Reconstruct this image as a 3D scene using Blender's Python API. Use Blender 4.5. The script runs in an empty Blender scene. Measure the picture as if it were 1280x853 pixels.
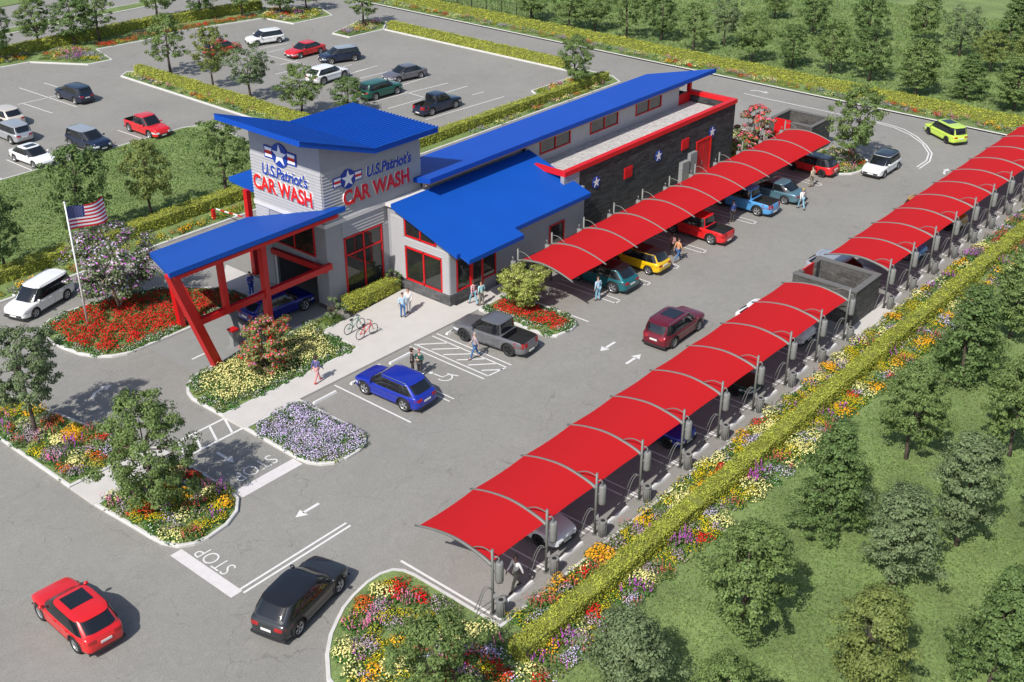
import bpy, math, random
import numpy as np
from mathutils import Vector, Matrix
C = bpy.context.scene.collection
R = math.radians
# ------------------------------------------------------------------ camera, sky, sun, exposure
F = 1467.46; PITCH = 28.373; YAW = 40.470; CAMH = 34.0
cam = bpy.data.objects.new('camera', bpy.data.cameras.new('camera'))
C.objects.link(cam)
cam.location = (0, 0, CAMH)
cam.rotation_euler = (R(90 - PITCH), 0, R(YAW - 90))
cam.data.sensor_width = 36; cam.data.lens = F * 36 / 1280
cam.data.clip_start = 0.5; cam.data.clip_end = 3000
bpy.context.scene.camera = cam
SUN_AZ = 10.0     # shadows run towards this heading (degrees from +X)
SUN_EL = 47.0
world = bpy.data.worlds.new('World'); bpy.context.scene.world = world
world.use_nodes = True
wn = world.node_tree.nodes; wl = world.node_tree.links
sky = wn.new('ShaderNodeTexSky'); sky.sky_type = 'NISHITA'; sky.sun_disc = False
sky.sun_elevation = R(SUN_EL); sky.sun_rotation = R(90 - (SUN_AZ + 180))
sky.dust_density = 1.5; sky.air_density = 1.0
wn['Background'].inputs[1].default_value = 0.125
wl.new(sky.outputs[0], wn['Background'].inputs[0])
sl = bpy.data.lights.new('sun', 'SUN'); sl.energy = 4.6; sl.angle = R(0.5); sl.color = (1, .965, .915)
sun = bpy.data.objects.new('sun', sl); C.objects.link(sun)
ld = Vector((math.cos(R(SUN_AZ)) * math.cos(R(SUN_EL)), math.sin(R(SUN_AZ)) * math.cos(R(SUN_EL)), -math.sin(R(SUN_EL))))
sun.rotation_euler = ld.to_track_quat('-Z', 'Y').to_euler(); sun.location = (0, 0, 60)
vs = bpy.context.scene.view_settings
vs.view_transform = 'Standard'; vs.look = 'None'; vs.gamma = 1; vs.use_curve_mapping = False; vs.exposure = 0.12
try:
    bpy.context.scene.cycles.max_bounces = 6; bpy.context.scene.cycles.transparent_max_bounces = 4
except Exception: pass

# ------------------------------------------------------------------ helpers
cp, sp_, cy_, sy_ = math.cos(R(PITCH)), math.sin(R(PITCH)), math.cos(R(YAW)), math.sin(R(YAW))
FW = np.array([cy_ * cp, sy_ * cp, -sp_]); RT = np.array([sy_, -cy_, 0.0]); UP = np.cross(RT, FW)
def G(x, y, z=0.0):                 # site survey: point of the photo -> point on level z of the site
    d = RT * ((x - 640) / F) - UP * ((y - 426.5) / F) + FW
    t = (z - CAMH) / d[2]
    return np.array([d[0] * t, d[1] * t])
def GL(pts, z=0.0): return [tuple(G(a, b, z)) for a, b in pts]
def ppm(X, Y, Z=1.0):               # pixels per metre at a site point
    return F / float(np.dot(np.array([X, Y, Z - CAMH]), FW))
def zat(X, Y, ypx):                 # height of the point above (X,Y) seen at row ypx
    best = 0; bd = 1e9
    for k in range(0, 1600):
        z = k * .01; v = np.array([X, Y, z - CAMH])
        yy = 426.5 - F * np.dot(v, UP) / np.dot(v, FW)
        if abs(yy - ypx) < bd: bd = abs(yy - ypx); best = z
    return best

def tag(o, label=None, cat=None, group=None, kind=None):
    if label: o['label'] = label
    if cat: o['category'] = cat
    if group: o['group'] = group
    if kind: o['kind'] = kind
    return o
def thing(name, label, cat, loc=(0, 0, 0), rz=0.0, group=None):
    o = bpy.data.objects.new(name, None); C.objects.link(o)
    o.location = loc; o.rotation_euler = (0, 0, rz); o.empty_display_size = .3
    return tag(o, label, cat, group)
def copy_tree(o, parent=None):
    c = o.copy(); C.objects.link(c); c.parent = parent
    for ch in list(o.children):
        copy_tree(ch, c)
    return c

MATS = {}
def nodes_of(m):
    return m.node_tree.nodes, m.node_tree.links
def mat(name, col, rough=.6, metal=0.0, var=0.0, scale=4.0, coat=0.0, spec=.5, bump=0.0, bscale=30.0, island=0.0, transl=0.0, emit=None):
    if name in MATS: return MATS[name]
    m = bpy.data.materials.new(name); m.use_nodes = True; MATS[name] = m
    n, l = nodes_of(m); b = n['Principled BSDF']
    b.inputs['Base Color'].default_value = (*col, 1); b.inputs['Roughness'].default_value = rough
    b.inputs['Metallic'].default_value = metal; b.inputs['Coat Weight'].default_value = coat
    b.inputs['Coat Roughness'].default_value = .05
    b.inputs['Specular IOR Level'].default_value = spec
    tc = n.new('ShaderNodeTexCoord')
    last = None
    if var > 0:
        t = n.new('ShaderNodeTexNoise'); t.inputs['Scale'].default_value = scale; t.inputs['Detail'].default_value = 5
        l.new(tc.outputs['Object'], t.inputs['Vector'])
        r = n.new('ShaderNodeMapRange'); r.inputs[1].default_value = .25; r.inputs[2].default_value = .75
        r.inputs[3].default_value = 1 - var; r.inputs[4].default_value = 1 + var
        l.new(t.outputs[0], r.inputs[0]); last = r.outputs[0]
    if island > 0:
        g = n.new('ShaderNodeNewGeometry'); r2 = n.new('ShaderNodeMapRange')
        r2.inputs[3].default_value = 1 - island; r2.inputs[4].default_value = 1 + island
        l.new(g.outputs['Random Per Island'], r2.inputs[0])
        if last is None: last = r2.outputs[0]
        else:
            mm = n.new('ShaderNodeMath'); mm.operation = 'MULTIPLY'; l.new(last, mm.inputs[0]); l.new(r2.outputs[0], mm.inputs[1]); last = mm.outputs[0]
    if last is not None:
        v = n.new('ShaderNodeVectorMath'); v.operation = 'SCALE'; v.inputs[0].default_value = col
        l.new(last, v.inputs['Scale']); l.new(v.outputs[0], b.inputs['Base Color'])
    if bump > 0:
        t = n.new('ShaderNodeTexNoise'); t.inputs['Scale'].default_value = bscale; t.inputs['Detail'].default_value = 4
        l.new(tc.outputs['Object'], t.inputs['Vector'])
        bb = n.new('ShaderNodeBump'); bb.inputs['Strength'].default_value = bump; bb.inputs['Distance'].default_value = .05
        l.new(t.outputs[0], bb.inputs['Height']); l.new(bb.outputs[0], b.inputs['Normal'])
    if transl > 0:
        tr = n.new('ShaderNodeBsdfTranslucent'); mx = n.new('ShaderNodeMixShader'); mx.inputs[0].default_value = transl
        tr.inputs[0].default_value = (*[min(1, c * 1.2) for c in col], 1)
        l.new(b.outputs[0], mx.inputs[1]); l.new(tr.outputs[0], mx.inputs[2]); l.new(mx.outputs[0], n['Material Output'].inputs[0])
    return m

class MB:
    def __init__(s): s.v = []; s.f = []; s.m = []; s.sm = []
    def add(s, vs, fs, mi=0, smooth=False):
        o = len(s.v); s.v.extend([tuple(map(float, p)) for p in vs])
        for f in fs: s.f.append([i + o for i in f]); s.m.append(mi); s.sm.append(smooth)
        return s
    def box(s, a, b, mi=0):
        x0, y0, z0 = a; x1, y1, z1 = b
        return s.add([(x0,y0,z0),(x1,y0,z0),(x1,y1,z0),(x0,y1,z0),(x0,y0,z1),(x1,y0,z1),(x1,y1,z1),(x0,y1,z1)],
              [(0,3,2,1),(4,5,6,7),(0,1,5,4),(1,2,6,5),(2,3,7,6),(3,0,4,7)], mi)
    def prism(s, poly, z0, z1, mi=0):
        n = len(poly); ar = sum(poly[i][0]*poly[(i+1)%n][1]-poly[(i+1)%n][0]*poly[i][1] for i in range(n))
        if ar < 0: poly = poly[::-1]
        v = [(p[0], p[1], z0) for p in poly] + [(p[0], p[1], z1) for p in poly]
        return s.add(v, [tuple(range(n-1,-1,-1)), tuple(range(n, 2*n))] + [(i,(i+1)%n,n+(i+1)%n,n+i) for i in range(n)], mi)
    def hexa(s, bot, top, mi=0):    # 4 bottom points, 4 top points
        return s.add(list(bot)+list(top), [(0,3,2,1),(4,5,6,7),(0,1,5,4),(1,2,6,5),(2,3,7,6),(3,0,4,7)], mi)
    def tube(s, pts, rad, n=8, mi=0, caps=True, sx=1.0):
        pts = [np.array(p, float) for p in pts]; k = len(pts)
        if not hasattr(rad, '__len__'): rad = [rad]*k
        vs = []; ref = None
        for i, p in enumerate(pts):
            d = pts[min(i+1,k-1)] - pts[max(i-1,0)]; d = d/(np.linalg.norm(d)+1e-9)
            if ref is None:
                ref = np.array([0,0,1.]) if abs(d[2]) < .9 else np.array([1.,0,0])
            a = np.cross(d, ref); a /= np.linalg.norm(a)+1e-9; b = np.cross(d, a); ref = -b if False else np.cross(a, d)
            for j in range(n):
                t = 2*math.pi*j/n
                vs.append(p + rad[i]*(math.cos(t)*a*sx + math.sin(t)*b))
        fs = [(i*n+j, i*n+(j+1)%n, (i+1)*n+(j+1)%n, (i+1)*n+j) for i in range(k-1) for j in range(n)]
        s.add(vs, fs, mi, True)
        if caps:
            o = len(s.v)-k*n
            s.f.append([o+j for j in range(n-1,-1,-1)]); s.m.append(mi); s.sm.append(False)
            s.f.append([o+(k-1)*n+j for j in range(n)]); s.m.append(mi); s.sm.append(False)
        return s
    def beam(s, p, q, w, h, mi=0):  # rectangular bar
        p = np.array(p, float); q = np.array(q, float); d = (q-p)/np.linalg.norm(q-p)
        up = np.array([0,0,1.]) if abs(d[2]) < .95 else np.array([0,1.,0])
        a = np.cross(d, up); a /= np.linalg.norm(a); b = np.cross(a, d)
        c = lambda o: [o-a*w/2-b*h/2, o+a*w/2-b*h/2, o+a*w/2+b*h/2, o-a*w/2+b*h/2]
        return s.hexa(c(p), c(q), mi)
    def mesh(s, name, mats):
        me = bpy.data.meshes.new(name); me.from_pydata(s.v, [], s.f)
        for m in mats: me.materials.append(m)
        me.polygons.foreach_set('material_index', s.m); me.polygons.foreach_set('use_smooth', s.sm)
        me.validate(); me.update(); return me
    def build(s, name, mats, parent=None, world=True):
        if not isinstance(mats, (list, tuple)): mats = [mats]
        if parent is not None and world:
            off = Vector((0,0,0)); q = parent
            while q is not None: off += q.location; q = q.parent
            s.v = [(a-off.x, b-off.y, c-off.z) for a, b, c in s.v]
        o = bpy.data.objects.new(name, s.mesh(name, mats)); C.objects.link(o); o.parent = parent
        return o
def fixnormals(me):
    import bmesh
    bm = bmesh.new(); bm.from_mesh(me); bmesh.ops.recalc_face_normals(bm, faces=bm.faces); bm.to_mesh(me); bm.free()

def quads_mesh(name, P, N, su, sv, mi, mats, rng, square=False, smooth=True):
    """many small leaf or petal faces as one mesh; P,N (n,3)"""
    n = len(P); P = np.asarray(P, float); N = np.asarray(N, float)
    N = N/(np.linalg.norm(N, axis=1, keepdims=True)+1e-9)
    r = rng.normal(size=(n,3)); T = np.cross(N, r); T /= np.linalg.norm(T, axis=1, keepdims=True)+1e-9
    B = np.cross(N, T); su = np.broadcast_to(su, n)[:,None]; sv = np.broadcast_to(sv, n)[:,None]
    if square: V = np.stack([P-T*su-B*sv, P+T*su-B*sv, P+T*su+B*sv, P-T*su+B*sv], 1)
    else: V = np.stack([P-T*su, P-B*sv+N*sv*.25, P+T*su, P+B*sv+N*sv*.25], 1)
    me = bpy.data.meshes.new(name)
    me.vertices.add(4*n); me.vertices.foreach_set('co', V.reshape(-1).astype(np.float32))
    me.loops.add(4*n); me.loops.foreach_set('vertex_index', np.arange(4*n, dtype=np.int32))
    me.polygons.add(n); me.polygons.foreach_set('loop_start', np.arange(0,4*n,4, dtype=np.int32))
    for m in mats: me.materials.append(m)
    me.polygons.foreach_set('material_index', np.broadcast_to(mi, n).astype(np.int32))
    me.update(calc_edges=True); me.validate()
    return me
def link(name, me, parent=None):
    o = bpy.data.objects.new(name, me); C.objects.link(o); o.parent = parent; return o

def inpoly(P, poly):
    x, y = P[:,0], P[:,1]; c = np.zeros(len(P), bool); n = len(poly)
    for i in range(n):
        x1,y1 = poly[i]; x2,y2 = poly[(i+1)%n]
        if y1 == y2: continue
        cond = ((y1 > y) != (y2 > y)) & (x < (x2-x1)*(y-y1)/(y2-y1)+x1); c ^= cond
    return c
def edge_dist(P, poly):
    d = np.full(len(P), 1e9); n = len(poly)
    for i in range(n):
        a = np.array(poly[i]); b = np.array(poly[(i+1)%n]); ab = b-a; L = ab@ab
        if L < 1e-9: continue
        t = np.clip(((P-a)@ab)/L, 0, 1); d = np.minimum(d, np.linalg.norm(P-(a+t[:,None]*ab), axis=1))
    return d
def rnd_in(poly, n, rng):
    poly = np.array(poly); lo = poly.min(0); hi = poly.max(0); out = []
    A = abs(0.5*np.sum(poly[:,0]*np.roll(poly[:,1],-1)-np.roll(poly[:,0],-1)*poly[:,1]))
    k = int(n*(hi-lo)[0]*(hi-lo)[1]/max(A,.01))+10
    P = lo+(hi-lo)*rng.random((k,2)); return P[inpoly(P, poly)]
def area(poly):
    poly = np.array(poly); return abs(0.5*np.sum(poly[:,0]*np.roll(poly[:,1],-1)-np.roll(poly[:,0],-1)*poly[:,1]))
def smooth_poly(poly, it=2):
    for _ in range(it):
        q = []
        for i in range(len(poly)):
            a = np.array(poly[i]); b = np.array(poly[(i+1)%len(poly)]); q += [tuple(a*.75+b*.25), tuple(a*.25+b*.75)]
        poly = q
    return poly

# ------------------------------------------------------------------ ground materials
def asphalt(name, base, crack=1.0):
    m = bpy.data.materials.new(name); m.use_nodes = True; n, l = nodes_of(m); b = n['Principled BSDF']
    tc = n.new('ShaderNodeTexCoord')
    def noise(scale, detail=5, rough=.6, vec=None, dist=0):
        t = n.new('ShaderNodeTexNoise'); t.inputs['Scale'].default_value = scale; t.inputs['Detail'].default_value = detail
        t.inputs['Roughness'].default_value = rough; t.inputs['Distortion'].default_value = dist
        l.new(vec or tc.outputs['Object'], t.inputs['Vector']); return t.outputs[0]
    def rng(v, a, b_, c, d):
        r = n.new('ShaderNodeMapRange'); r.inputs[1].default_value=a; r.inputs[2].default_value=b_; r.inputs[3].default_value=c; r.inputs[4].default_value=d
        l.new(v, r.inputs[0]); return r.outputs[0]
    def mul(a, b_):
        r = n.new('ShaderNodeMath'); r.operation='MULTIPLY'; l.new(a, r.inputs[0]); l.new(b_, r.inputs[1]); return r.outputs[0]
    v = rng(noise(.12, 4), .3, .7, .93, 1.07)
    v = mul(v, rng(noise(1.1, 6, .7, dist=1.5), .3, .7, .94, 1.07))
    v = mul(v, rng(noise(14, 5, .9), .30, .70, .66, 1.36))
    mp = n.new('ShaderNodeMapping'); mp.inputs['Rotation'].default_value = (0,0,.5); mp.inputs['Scale'].default_value = (.9, 4.5, 1)
    l.new(tc.outputs['Object'], mp.inputs['Vector'])
    st = noise(1.4, 8, .75, mp.outputs[0], 2.0)
    v = mul(v, rng(st, .58, .72, 1.0, 1.32))          # pale scuffs
    v = mul(v, rng(st, .30, .42, .86, 1.0))
    st2 = noise(3.2, 8, .8, None, 3.0); v = mul(v, rng(st2, .58, .68, 1.0, 1.5)); v = mul(v, rng(st2, .28, .40, .82, 1.0)); wr = n.new('ShaderNodeTexNoise'); wr.inputs['Scale'].default_value = 1.1; wr.inputs['Detail'].default_value = 6; wr.inputs['Distortion'].default_value = 4; l.new(tc.outputs['Object'], wr.inputs['Vector']); v = mul(v, rng(wr.outputs[0], .485, .50, 1.0, 1.10)); v = mul(v, rng(wr.outputs[0], .50, .515, 1.0, .93))
    # warped cracks
    wv = n.new('ShaderNodeTexNoise'); wv.inputs['Scale'].default_value = .8; wv.inputs['Detail'].default_value = 6
    l.new(tc.outputs['Object'], wv.inputs['Vector'])
    mix = n.new('ShaderNodeVectorMath'); mix.operation='MULTIPLY_ADD'; mix.inputs[1].default_value=(2.4,2.4,0)
    l.new(wv.outputs['Color'], mix.inputs[0]); l.new(tc.outputs['Object'], mix.inputs[2])
    vo = n.new('ShaderNodeTexVoronoi'); vo.feature='DISTANCE_TO_EDGE'; vo.inputs['Scale'].default_value=.28
    l.new(mix.outputs[0], vo.inputs['Vector'])
    gate = rng(noise(.30, 3), .44, .52, 0, 1)
    cr = rng(vo.outputs['Distance'], .0, .0065, .36*crack, 0)
    g2 = mul(cr, gate); inv = rng(g2, 0, 1, 1, 0); v = mul(v, inv)
    sc = n.new('ShaderNodeVectorMath'); sc.operation='SCALE'; sc.inputs[0].default_value = base
    l.new(v, sc.inputs['Scale']); l.new(sc.outputs[0], b.inputs['Base Color'])
    b.inputs['Roughness'].default_value = .85
    bp = n.new('ShaderNodeBump'); bp.inputs['Strength'].default_value=.5; bp.inputs['Distance'].default_value=.01
    l.new(noise(45, 3, .8), bp.inputs['Height']); l.new(bp.outputs[0], b.inputs['Normal'])
    return m
M_ASPH = asphalt('asphalt', (.230, .221, .200), .85)
M_GRASS = mat('grass', (.155, .215, .066), .9, var=.30, scale=.35, bump=.9, bscale=14)
# add fine mottling to the grass
n_, l_ = nodes_of(M_GRASS)
def grass_detail(m):
    n, l = nodes_of(m); b = n['Principled BSDF']; src = b.inputs['Base Color'].links[0].from_socket
    tc = n.new('ShaderNodeTexCoord'); t = n.new('ShaderNodeTexNoise'); t.inputs['Scale'].default_value = 7; t.inputs['Detail'].default_value = 8; t.inputs['Roughness'].default_value=.8
    l.new(tc.outputs['Object'], t.inputs['Vector'])
    r = n.new('ShaderNodeMapRange'); r.inputs[1].default_value=.3; r.inputs[2].default_value=.7; r.inputs[3].default_value=.45; r.inputs[4].default_value=1.5
    l.new(t.outputs[0], r.inputs[0]); s = n.new('ShaderNodeVectorMath'); s.operation='SCALE'; l.new(src, s.inputs[0]); l.new(r.outputs[0], s.inputs['Scale'])
    l.new(s.outputs[0], b.inputs['Base Color'])
grass_detail(M_GRASS)
M_CONC = mat('concrete', (.51, .485, .45), .85, var=.05, scale=1.2, bump=.1)
M_KERB = mat('kerb concrete', (.55, .535, .51), .85, var=.10, scale=1.5, bump=.15)
M_PAINT = mat('road paint', (.64, .63, .61), .7, var=.08, scale=3)
M_PAINTP = mat('stop bar paint', (.60, .565, .555), .7, var=.07, scale=3)
M_SOIL = mat('mulch', (.05, .045, .03), .95, var=.4, scale=6)

# ------------------------------------------------------------------ ground, lot, lawns
def sheet(name, poly, z, m, kind='structure', parent=None):
    b = MB(); n = len(poly)
    ar = sum(poly[i][0]*poly[(i+1)%n][1]-poly[(i+1)%n][0]*poly[i][1] for i in range(n))
    if ar < 0: poly = poly[::-1]
    b.add([(p[0],p[1],z) for p in poly], [tuple(range(n))])
    o = b.build(name, m)
    return tag(o, kind=kind)
sheet('ground', [(-900,-900),(1500,-900),(1500,1500),(-900,1500)], -.06, M_GRASS)
sheet('asphalt_lot', [(-60,-40),(106.2,-40),(106.2,260),(-60,260)], 0.0, M_ASPH)
LZ = .11
def raised(name, poly, m=M_GRASS, z=LZ):
    b = MB(); b.prism(poly, -.03, z); return tag(b.build(name, m), kind='structure')
def kerb(pts, closed=True, w=.16, h=.15, name='kerb'):
    """kerb ring/strip; pts is its outer edge, thickness goes to the left of travel"""
    pts = [np.array(p, float) for p in pts]; n = len(pts); b = MB(); L = []
    for i in range(n):
        if closed: a, c = pts[i-1], pts[(i+1)%n]
        else: a, c = pts[max(i-1,0)], pts[min(i+1,n-1)]
        d1 = pts[i]-a; d2 = c-pts[i]
        d1 = d1/np.linalg.norm(d1) if np.linalg.norm(d1)>1e-6 else d2/np.linalg.norm(d2)
        d2 = d2/np.linalg.norm(d2) if np.linalg.norm(d2)>1e-6 else d1
        nn = np.array([-(d1+d2)[1], (d1+d2)[0]]); nn /= np.linalg.norm(nn)+1e-9
        k = 1/max(.5, np.sqrt((1+d1@d2)/2)); L.append((pts[i], pts[i]+nn*w*k, pts[i]+nn*.025*k))
    m_ = n if closed else n-1
    for i in range(m_):
        (p,q,e),(p2,q2,e2) = L[i], L[(i+1)%n]
        b.add([(*p,-.02),(*p2,-.02),(*p2,h-.03),(*p,h-.03),(*e2,h),(*e,h),(*q2,h),(*q,h),(*q2,-.02),(*q,-.02)],
              [(0,1,2,3),(3,2,4,5),(5,4,6,7),(7,6,8,9)])
    return tag(b.build(name, M_KERB), kind='structure')
def ccw(poly):
    n = len(poly); ar = sum(poly[i][0]*poly[(i+1)%n][1]-poly[(i+1)%n][0]*poly[i][1] for i in range(n))
    return poly if ar > 0 else poly[::-1]
def inset(poly, d):
    poly = ccw(poly); n = len(poly); out = []
    for i in range(n):
        a = np.array(poly[i-1]); p = np.array(poly[i]); c = np.array(poly[(i+1)%n])
        d1 = p-a; d2 = c-p; d1/=np.linalg.norm(d1)+1e-9; d2/=np.linalg.norm(d2)+1e-9
        nn = np.array([-(d1+d2)[1],(d1+d2)[0]]); nn/=np.linalg.norm(nn)+1e-9
        out.append(tuple(p+nn*d/max(.5,np.sqrt((1+d1@d2)/2))))
    return out
def island(name, poly, m=M_GRASS, w=.16):
    poly = ccw(poly); kerb(poly, True, w); raised(name, inset(poly, w-.01), m, LZ)
    return poly
# right lawn with the rounded peninsula at its near end
PEN = [(20.6,22.0),(21.0,26.0),(21.5,28.0),(22.4,29.1),(23.3,29.88),(24.1,30.35),(24.76,30.71),(25.6,30.98),(26.6,31.16),(27.4,31.14),(28.0,30.9),(28.3,30.45),(28.4,29.8),(28.4,24.85)]
penk = PEN[:-1] + [(28.4,24.85)]
LR = [(20.4,-60)] + penk + [(160,24.85),(160,-60)]
LR = ccw(LR)
kerb(LR, True, .17)
raised('lawn', inset(LR, .16))
# east lawn
LE = [(106.2,24.9),(400,24.9),(400,330),(106.2,330)]
raised('lawn', LE); kerb([(106.2,300),(106.2,24.9)], False, .17)
# lawn between the upper lot and the drive
LW = [(-40,69.35),(60.5,69.35),(60.5,80),(61.6,87),(61.2,89.6),(59.5,90.4),(-40,90.4)]
raised('lawn', inset(LW,.1)); kerb(ccw(LW), True, .16)
# far verges beyond the upper lot
raised('lawn', [(-60,149.5),(106,149.5),(106,260),(-60,260)])
raised('verge', [(-60,135.4),(92,135.4),(92,137.9),(-60,137.9)]); kerb(ccw([(-60,135.3),(92,135.3),(92,138),(-60,138)]), True, .15)
# strip between building drive and upper lot
SB = [(62.5,68.6),(97.6,68.6),(98.9,70.5),(98.9,103.3),(97.45,103.3),(97.45,75.5),(97.45,73.6),(89.2,73.6),(88.2,71.9),(67.9,71.9),(67.9,109.4),(66.9,110.6),(65.5,109.6),(65.2,72),(62.5,71.4)]
ISB = island('planting_strip', SB)
TB1 = GL([(-40,98),(0,86),(38,79),(110,82),(141,76),(122,63),(180,52),(225,40),(240,38),(330,24),(367,31),(416,20.5),(400,10),(330,10),(180,38),(0,72),(-40,80)])
ITB = island('planting_strip', TB1)
TB3 = GL([(415,43),(437,48),(480,38),(484,28),(455,24)])
ISL3 = island('planting_island', TB3)
MIX = [(22.0,45.3),(22.2,42.3),(22.25,41.2),(22.35,40.3),(22.7,39.5),(23.3,39.1),(24.0,38.95),(25.2,39.1),(26.2,39.6),(26.9,40.4),(27.05,41.2),(27.05,45.3)]
IMIX = island('planting_island', MIX)
LB = [(22.0,47.5),(26.2,47.5),(26.2,49.5),(25.6,53),(25.0,56.5),(24.3,59.5),(23.6,62.5),(22.6,66.0),(22.0,67.5)]
ILB = island('planting_island', LB)
PUR = [(31.0,45.3),(30.95,41.0),(31.05,40.2),(31.4,39.55),(31.9,39.15),(32.6,38.95),(33.5,38.98),(34.2,39.2),(34.75,39.75),(34.9,40.4),(34.9,45.3)]
IPUR = island('planting_island', PUR)
YEL = [(31.0,47.1),(31.0,49.9),(31.25,50.7),(31.75,51.4),(32.4,51.85),(33.2,52.1),(34.3,52.1),(43.0,52.1),(43.0,50.4),(41.2,50.3),(41.2,47.1)]
IYEL = island('planting_island', YEL)
RED = smooth_poly([(29.4,61.5),(29.9,58.6),(31.2,57.2),(33,57.05),(40.6,57.05),(41.6,57.6),(41.0,60.2),(38.6,63.2),(35.5,64.7),(31.5,65),(29.7,64)],1)
IRED = island('planting_island', RED)
RB = [(49.6,45.2),(49.6,39.6),(50.0,39.05),(51.2,38.85),(51.9,39.0),(52.5,39.5),(52.75,40.3),(52.8,41.2),(52.8,45.2)]
IRB = island('planting_island', RB)
FI = smooth_poly([(86.9,43.0),(86.9,40.3),(87.6,38.4),(89.4,37.8),(91.8,38.4),(93.2,40.4),(93.5,43.0)],1)
IFI = island('planting_island', FI)
EB = smooth_poly([(84.2,44.6),(88.6,44.8),(91.2,48.6),(92.6,51.2),(91.6,53.6),(88.5,54.8),(84.2,54.8)],1)
IEB = island('planting_island', EB)
# sidewalk and paved apron
b = MB(); b.prism([(31.0,45.3),(31.0,47.1),(41.2,47.1),(41.2,50.3),(49,50.9),(49,46.5),(62,46.5),(62,45.2),(49.6,45.2),(49.6,45.1),(34.9,45.3)][::-1], -.02, .14)
tag(b.build('sidewalk', M_CONC), kind='structure')
b = MB(); b.prism([(22.0,45.35),(27.05,45.35),(27.05,47.45),(22.0,47.45)], -.02, .10); tag(b.build('footpath', M_CONC), kind='structure')
b = MB(); b.prism([(41.0,57.2),(43.4,57.2),(43.4,63.0),(41.0,60.5)], -.02, .1); tag(b.build('footpath', M_CONC), kind='structure')
b = MB(); b.prism([(64,46.4),(83.8,46.4),(83.8,47.2),(64,47.2)], -.02, .13); tag(b.build('footpath', M_CONC), kind='structure')
b = MB(); b.prism([(61.8,25.0),(68.0,25.0),(68.0,26.0),(61.8,26.0)], -.01, .02); tag(b.build('concrete_pad', M_CONC), kind='structure')
sheet('drive_lane', [(33,52.2),(43.4,52.2),(43.4,57.0),(33,57.0)], .005, mat('lane concrete', (.24,.24,.225), .85, var=.06, scale=1.5))
# grass strip beside the brick wall
b = MB(); b.prism([(62.8,44.9),(78,44.9),(78,46.4),(62.8,46.4)], -.02, .12); tag(b.build('planting_strip', M_GRASS), kind='structure')

# ------------------------------------------------------------------ painted markings
PZ = .009
def line(pts, w=.11, z=PZ, mi=0, b=None):
    own = b is None; b = b or MB()
    pts = [np.array(p, float) for p in pts]; n = len(pts); V = []
    for i in range(n):
        d = pts[min(i+1,n-1)]-pts[max(i-1,0)]; d /= np.linalg.norm(d); nn = np.array([-d[1], d[0]])*w/2
        V += [(*(pts[i]-nn), z), (*(pts[i]+nn), z)]
    b.add(V, [(2*i, 2*i+2, 2*i+3, 2*i+1) for i in range(n-1)], mi)
    return b
mk = MB()
for k in range(10):                               # vacuum bays along the hedge
    x = 28.75+3.6*k
    if k == 0: line([(x-.05,31.1),(x-.05,25.1)], .13, b=mk); continue
    line([(x-.28,31.2),(x-.28,25.9)], .09, b=mk); line([(x+.28,25.9),(x+.28,31.2),], .09, b=mk); line([(x-.32,31.2),(x+.32,31.2)], .09, b=mk)
    line([(x+.1,26.3),(x+.1,25.02)], .13, b=mk)
for k in range(12):
    x = 66.8+3.47*k
    line([(x-.28,31.2),(x-.28,25.9)], .09, b=mk); line([(x+.28,25.9),(x+.28,31.2)], .09, b=mk); line([(x-.32,31.2),(x+.32,31.2)], .09, b=mk)
    line([(x+.1,26.3),(x+.1,25.02)], .13, b=mk)
for k in range(11):                               # bays under the middle canopy
    x = 52.95+3.48*k
    if k == 0: line([(x,38.85),(x,43.6)], .11, b=mk); continue
    line([(x-.28,39.05),(x-.28,44)], .09, b=mk); line([(x+.28,39.05),(x+.28,44)], .09, b=mk); line([(x-.32,39.09),(x+.32,39.09)], .09, b=mk)
line([(37.3,45.1),(37.3,39.0)], .11, b=mk)
for x in (40.25,40.6): line([(x,45.0),(x,38.9)], .09, b=mk)
line([(43.35,45.1),(43.35,39.1)], .1, b=mk); line([(43.75,45.1),(43.75,39.1)], .1, b=mk)
line([(45.2,45.0),(45.2,38.95)], .1, b=mk); line([(45.6,45.0),(45.6,38.95)], .1, b=mk); line([(43.75,39.15),(45.2,39.0)], .1, b=mk)
for q_ in (((520.6,431),(560,429)),((539.4,437),(574,435.7)),((554,443.7),(590,442.6)),((571,450.3),(606,448.8)),((585,456.7),(620,454.8)),((602,463.4),(629,462.3))): line(GL(q_), .12, b=mk)
tag(mk.build('stall_lines', M_PAINT), kind='structure')
mk = MB()
line([(31,47.0),(27.1,47.0)], .14, b=mk); line([(31,45.45),(27.1,45.45)], .14, b=mk)
for k in range(4): line([(27.4+k*1.0,45.5),(28.0+k*1.0,46.95)], .13, b=mk)
tag(mk.build('crosswalk_lines', M_PAINT), kind='structure')
mk = MB()
line([(22.45,39.35),(22.45,34.9)], .62, b=mk, z=.013); line([(27.1,40.78),(30.9,40.78)], .75, b=mk, z=.013)
tag(mk.build('stop_bars', M_PAINTP), kind='structure')
mk = MB()
line([(22.7,35.06),(29.0,35.06)], .12, b=mk); line([(22.7,34.76),(29.0,34.76)], .12, b=mk)
c1 = GL([(930,117),(960,124),(1000,132.5),(1040,141),(1072,148),(1095,153.5),(1118,160),(1138,169),(1153,180),(1161,192),(1158,201),(1146,209)])
line(c1, .13, b=mk)
c2 = GL([(1086,150.5),(1110,155.5),(1130,162),(1146,171),(1158,182),(1165,192),(1162,202),(1149,211)]); line(c2, .13, b=mk)
line(GL([(1018,211),(1046,219),(1068,208),(1085,202)]), .10, b=mk); line(GL([(1022,206),(1060,214)]), .08, b=mk)
line(GL([(240,449.5),(256,442)]), .13, b=mk)
tag(mk.build('lane_lines', M_PAINT), kind='structure')
mk = MB()
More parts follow.
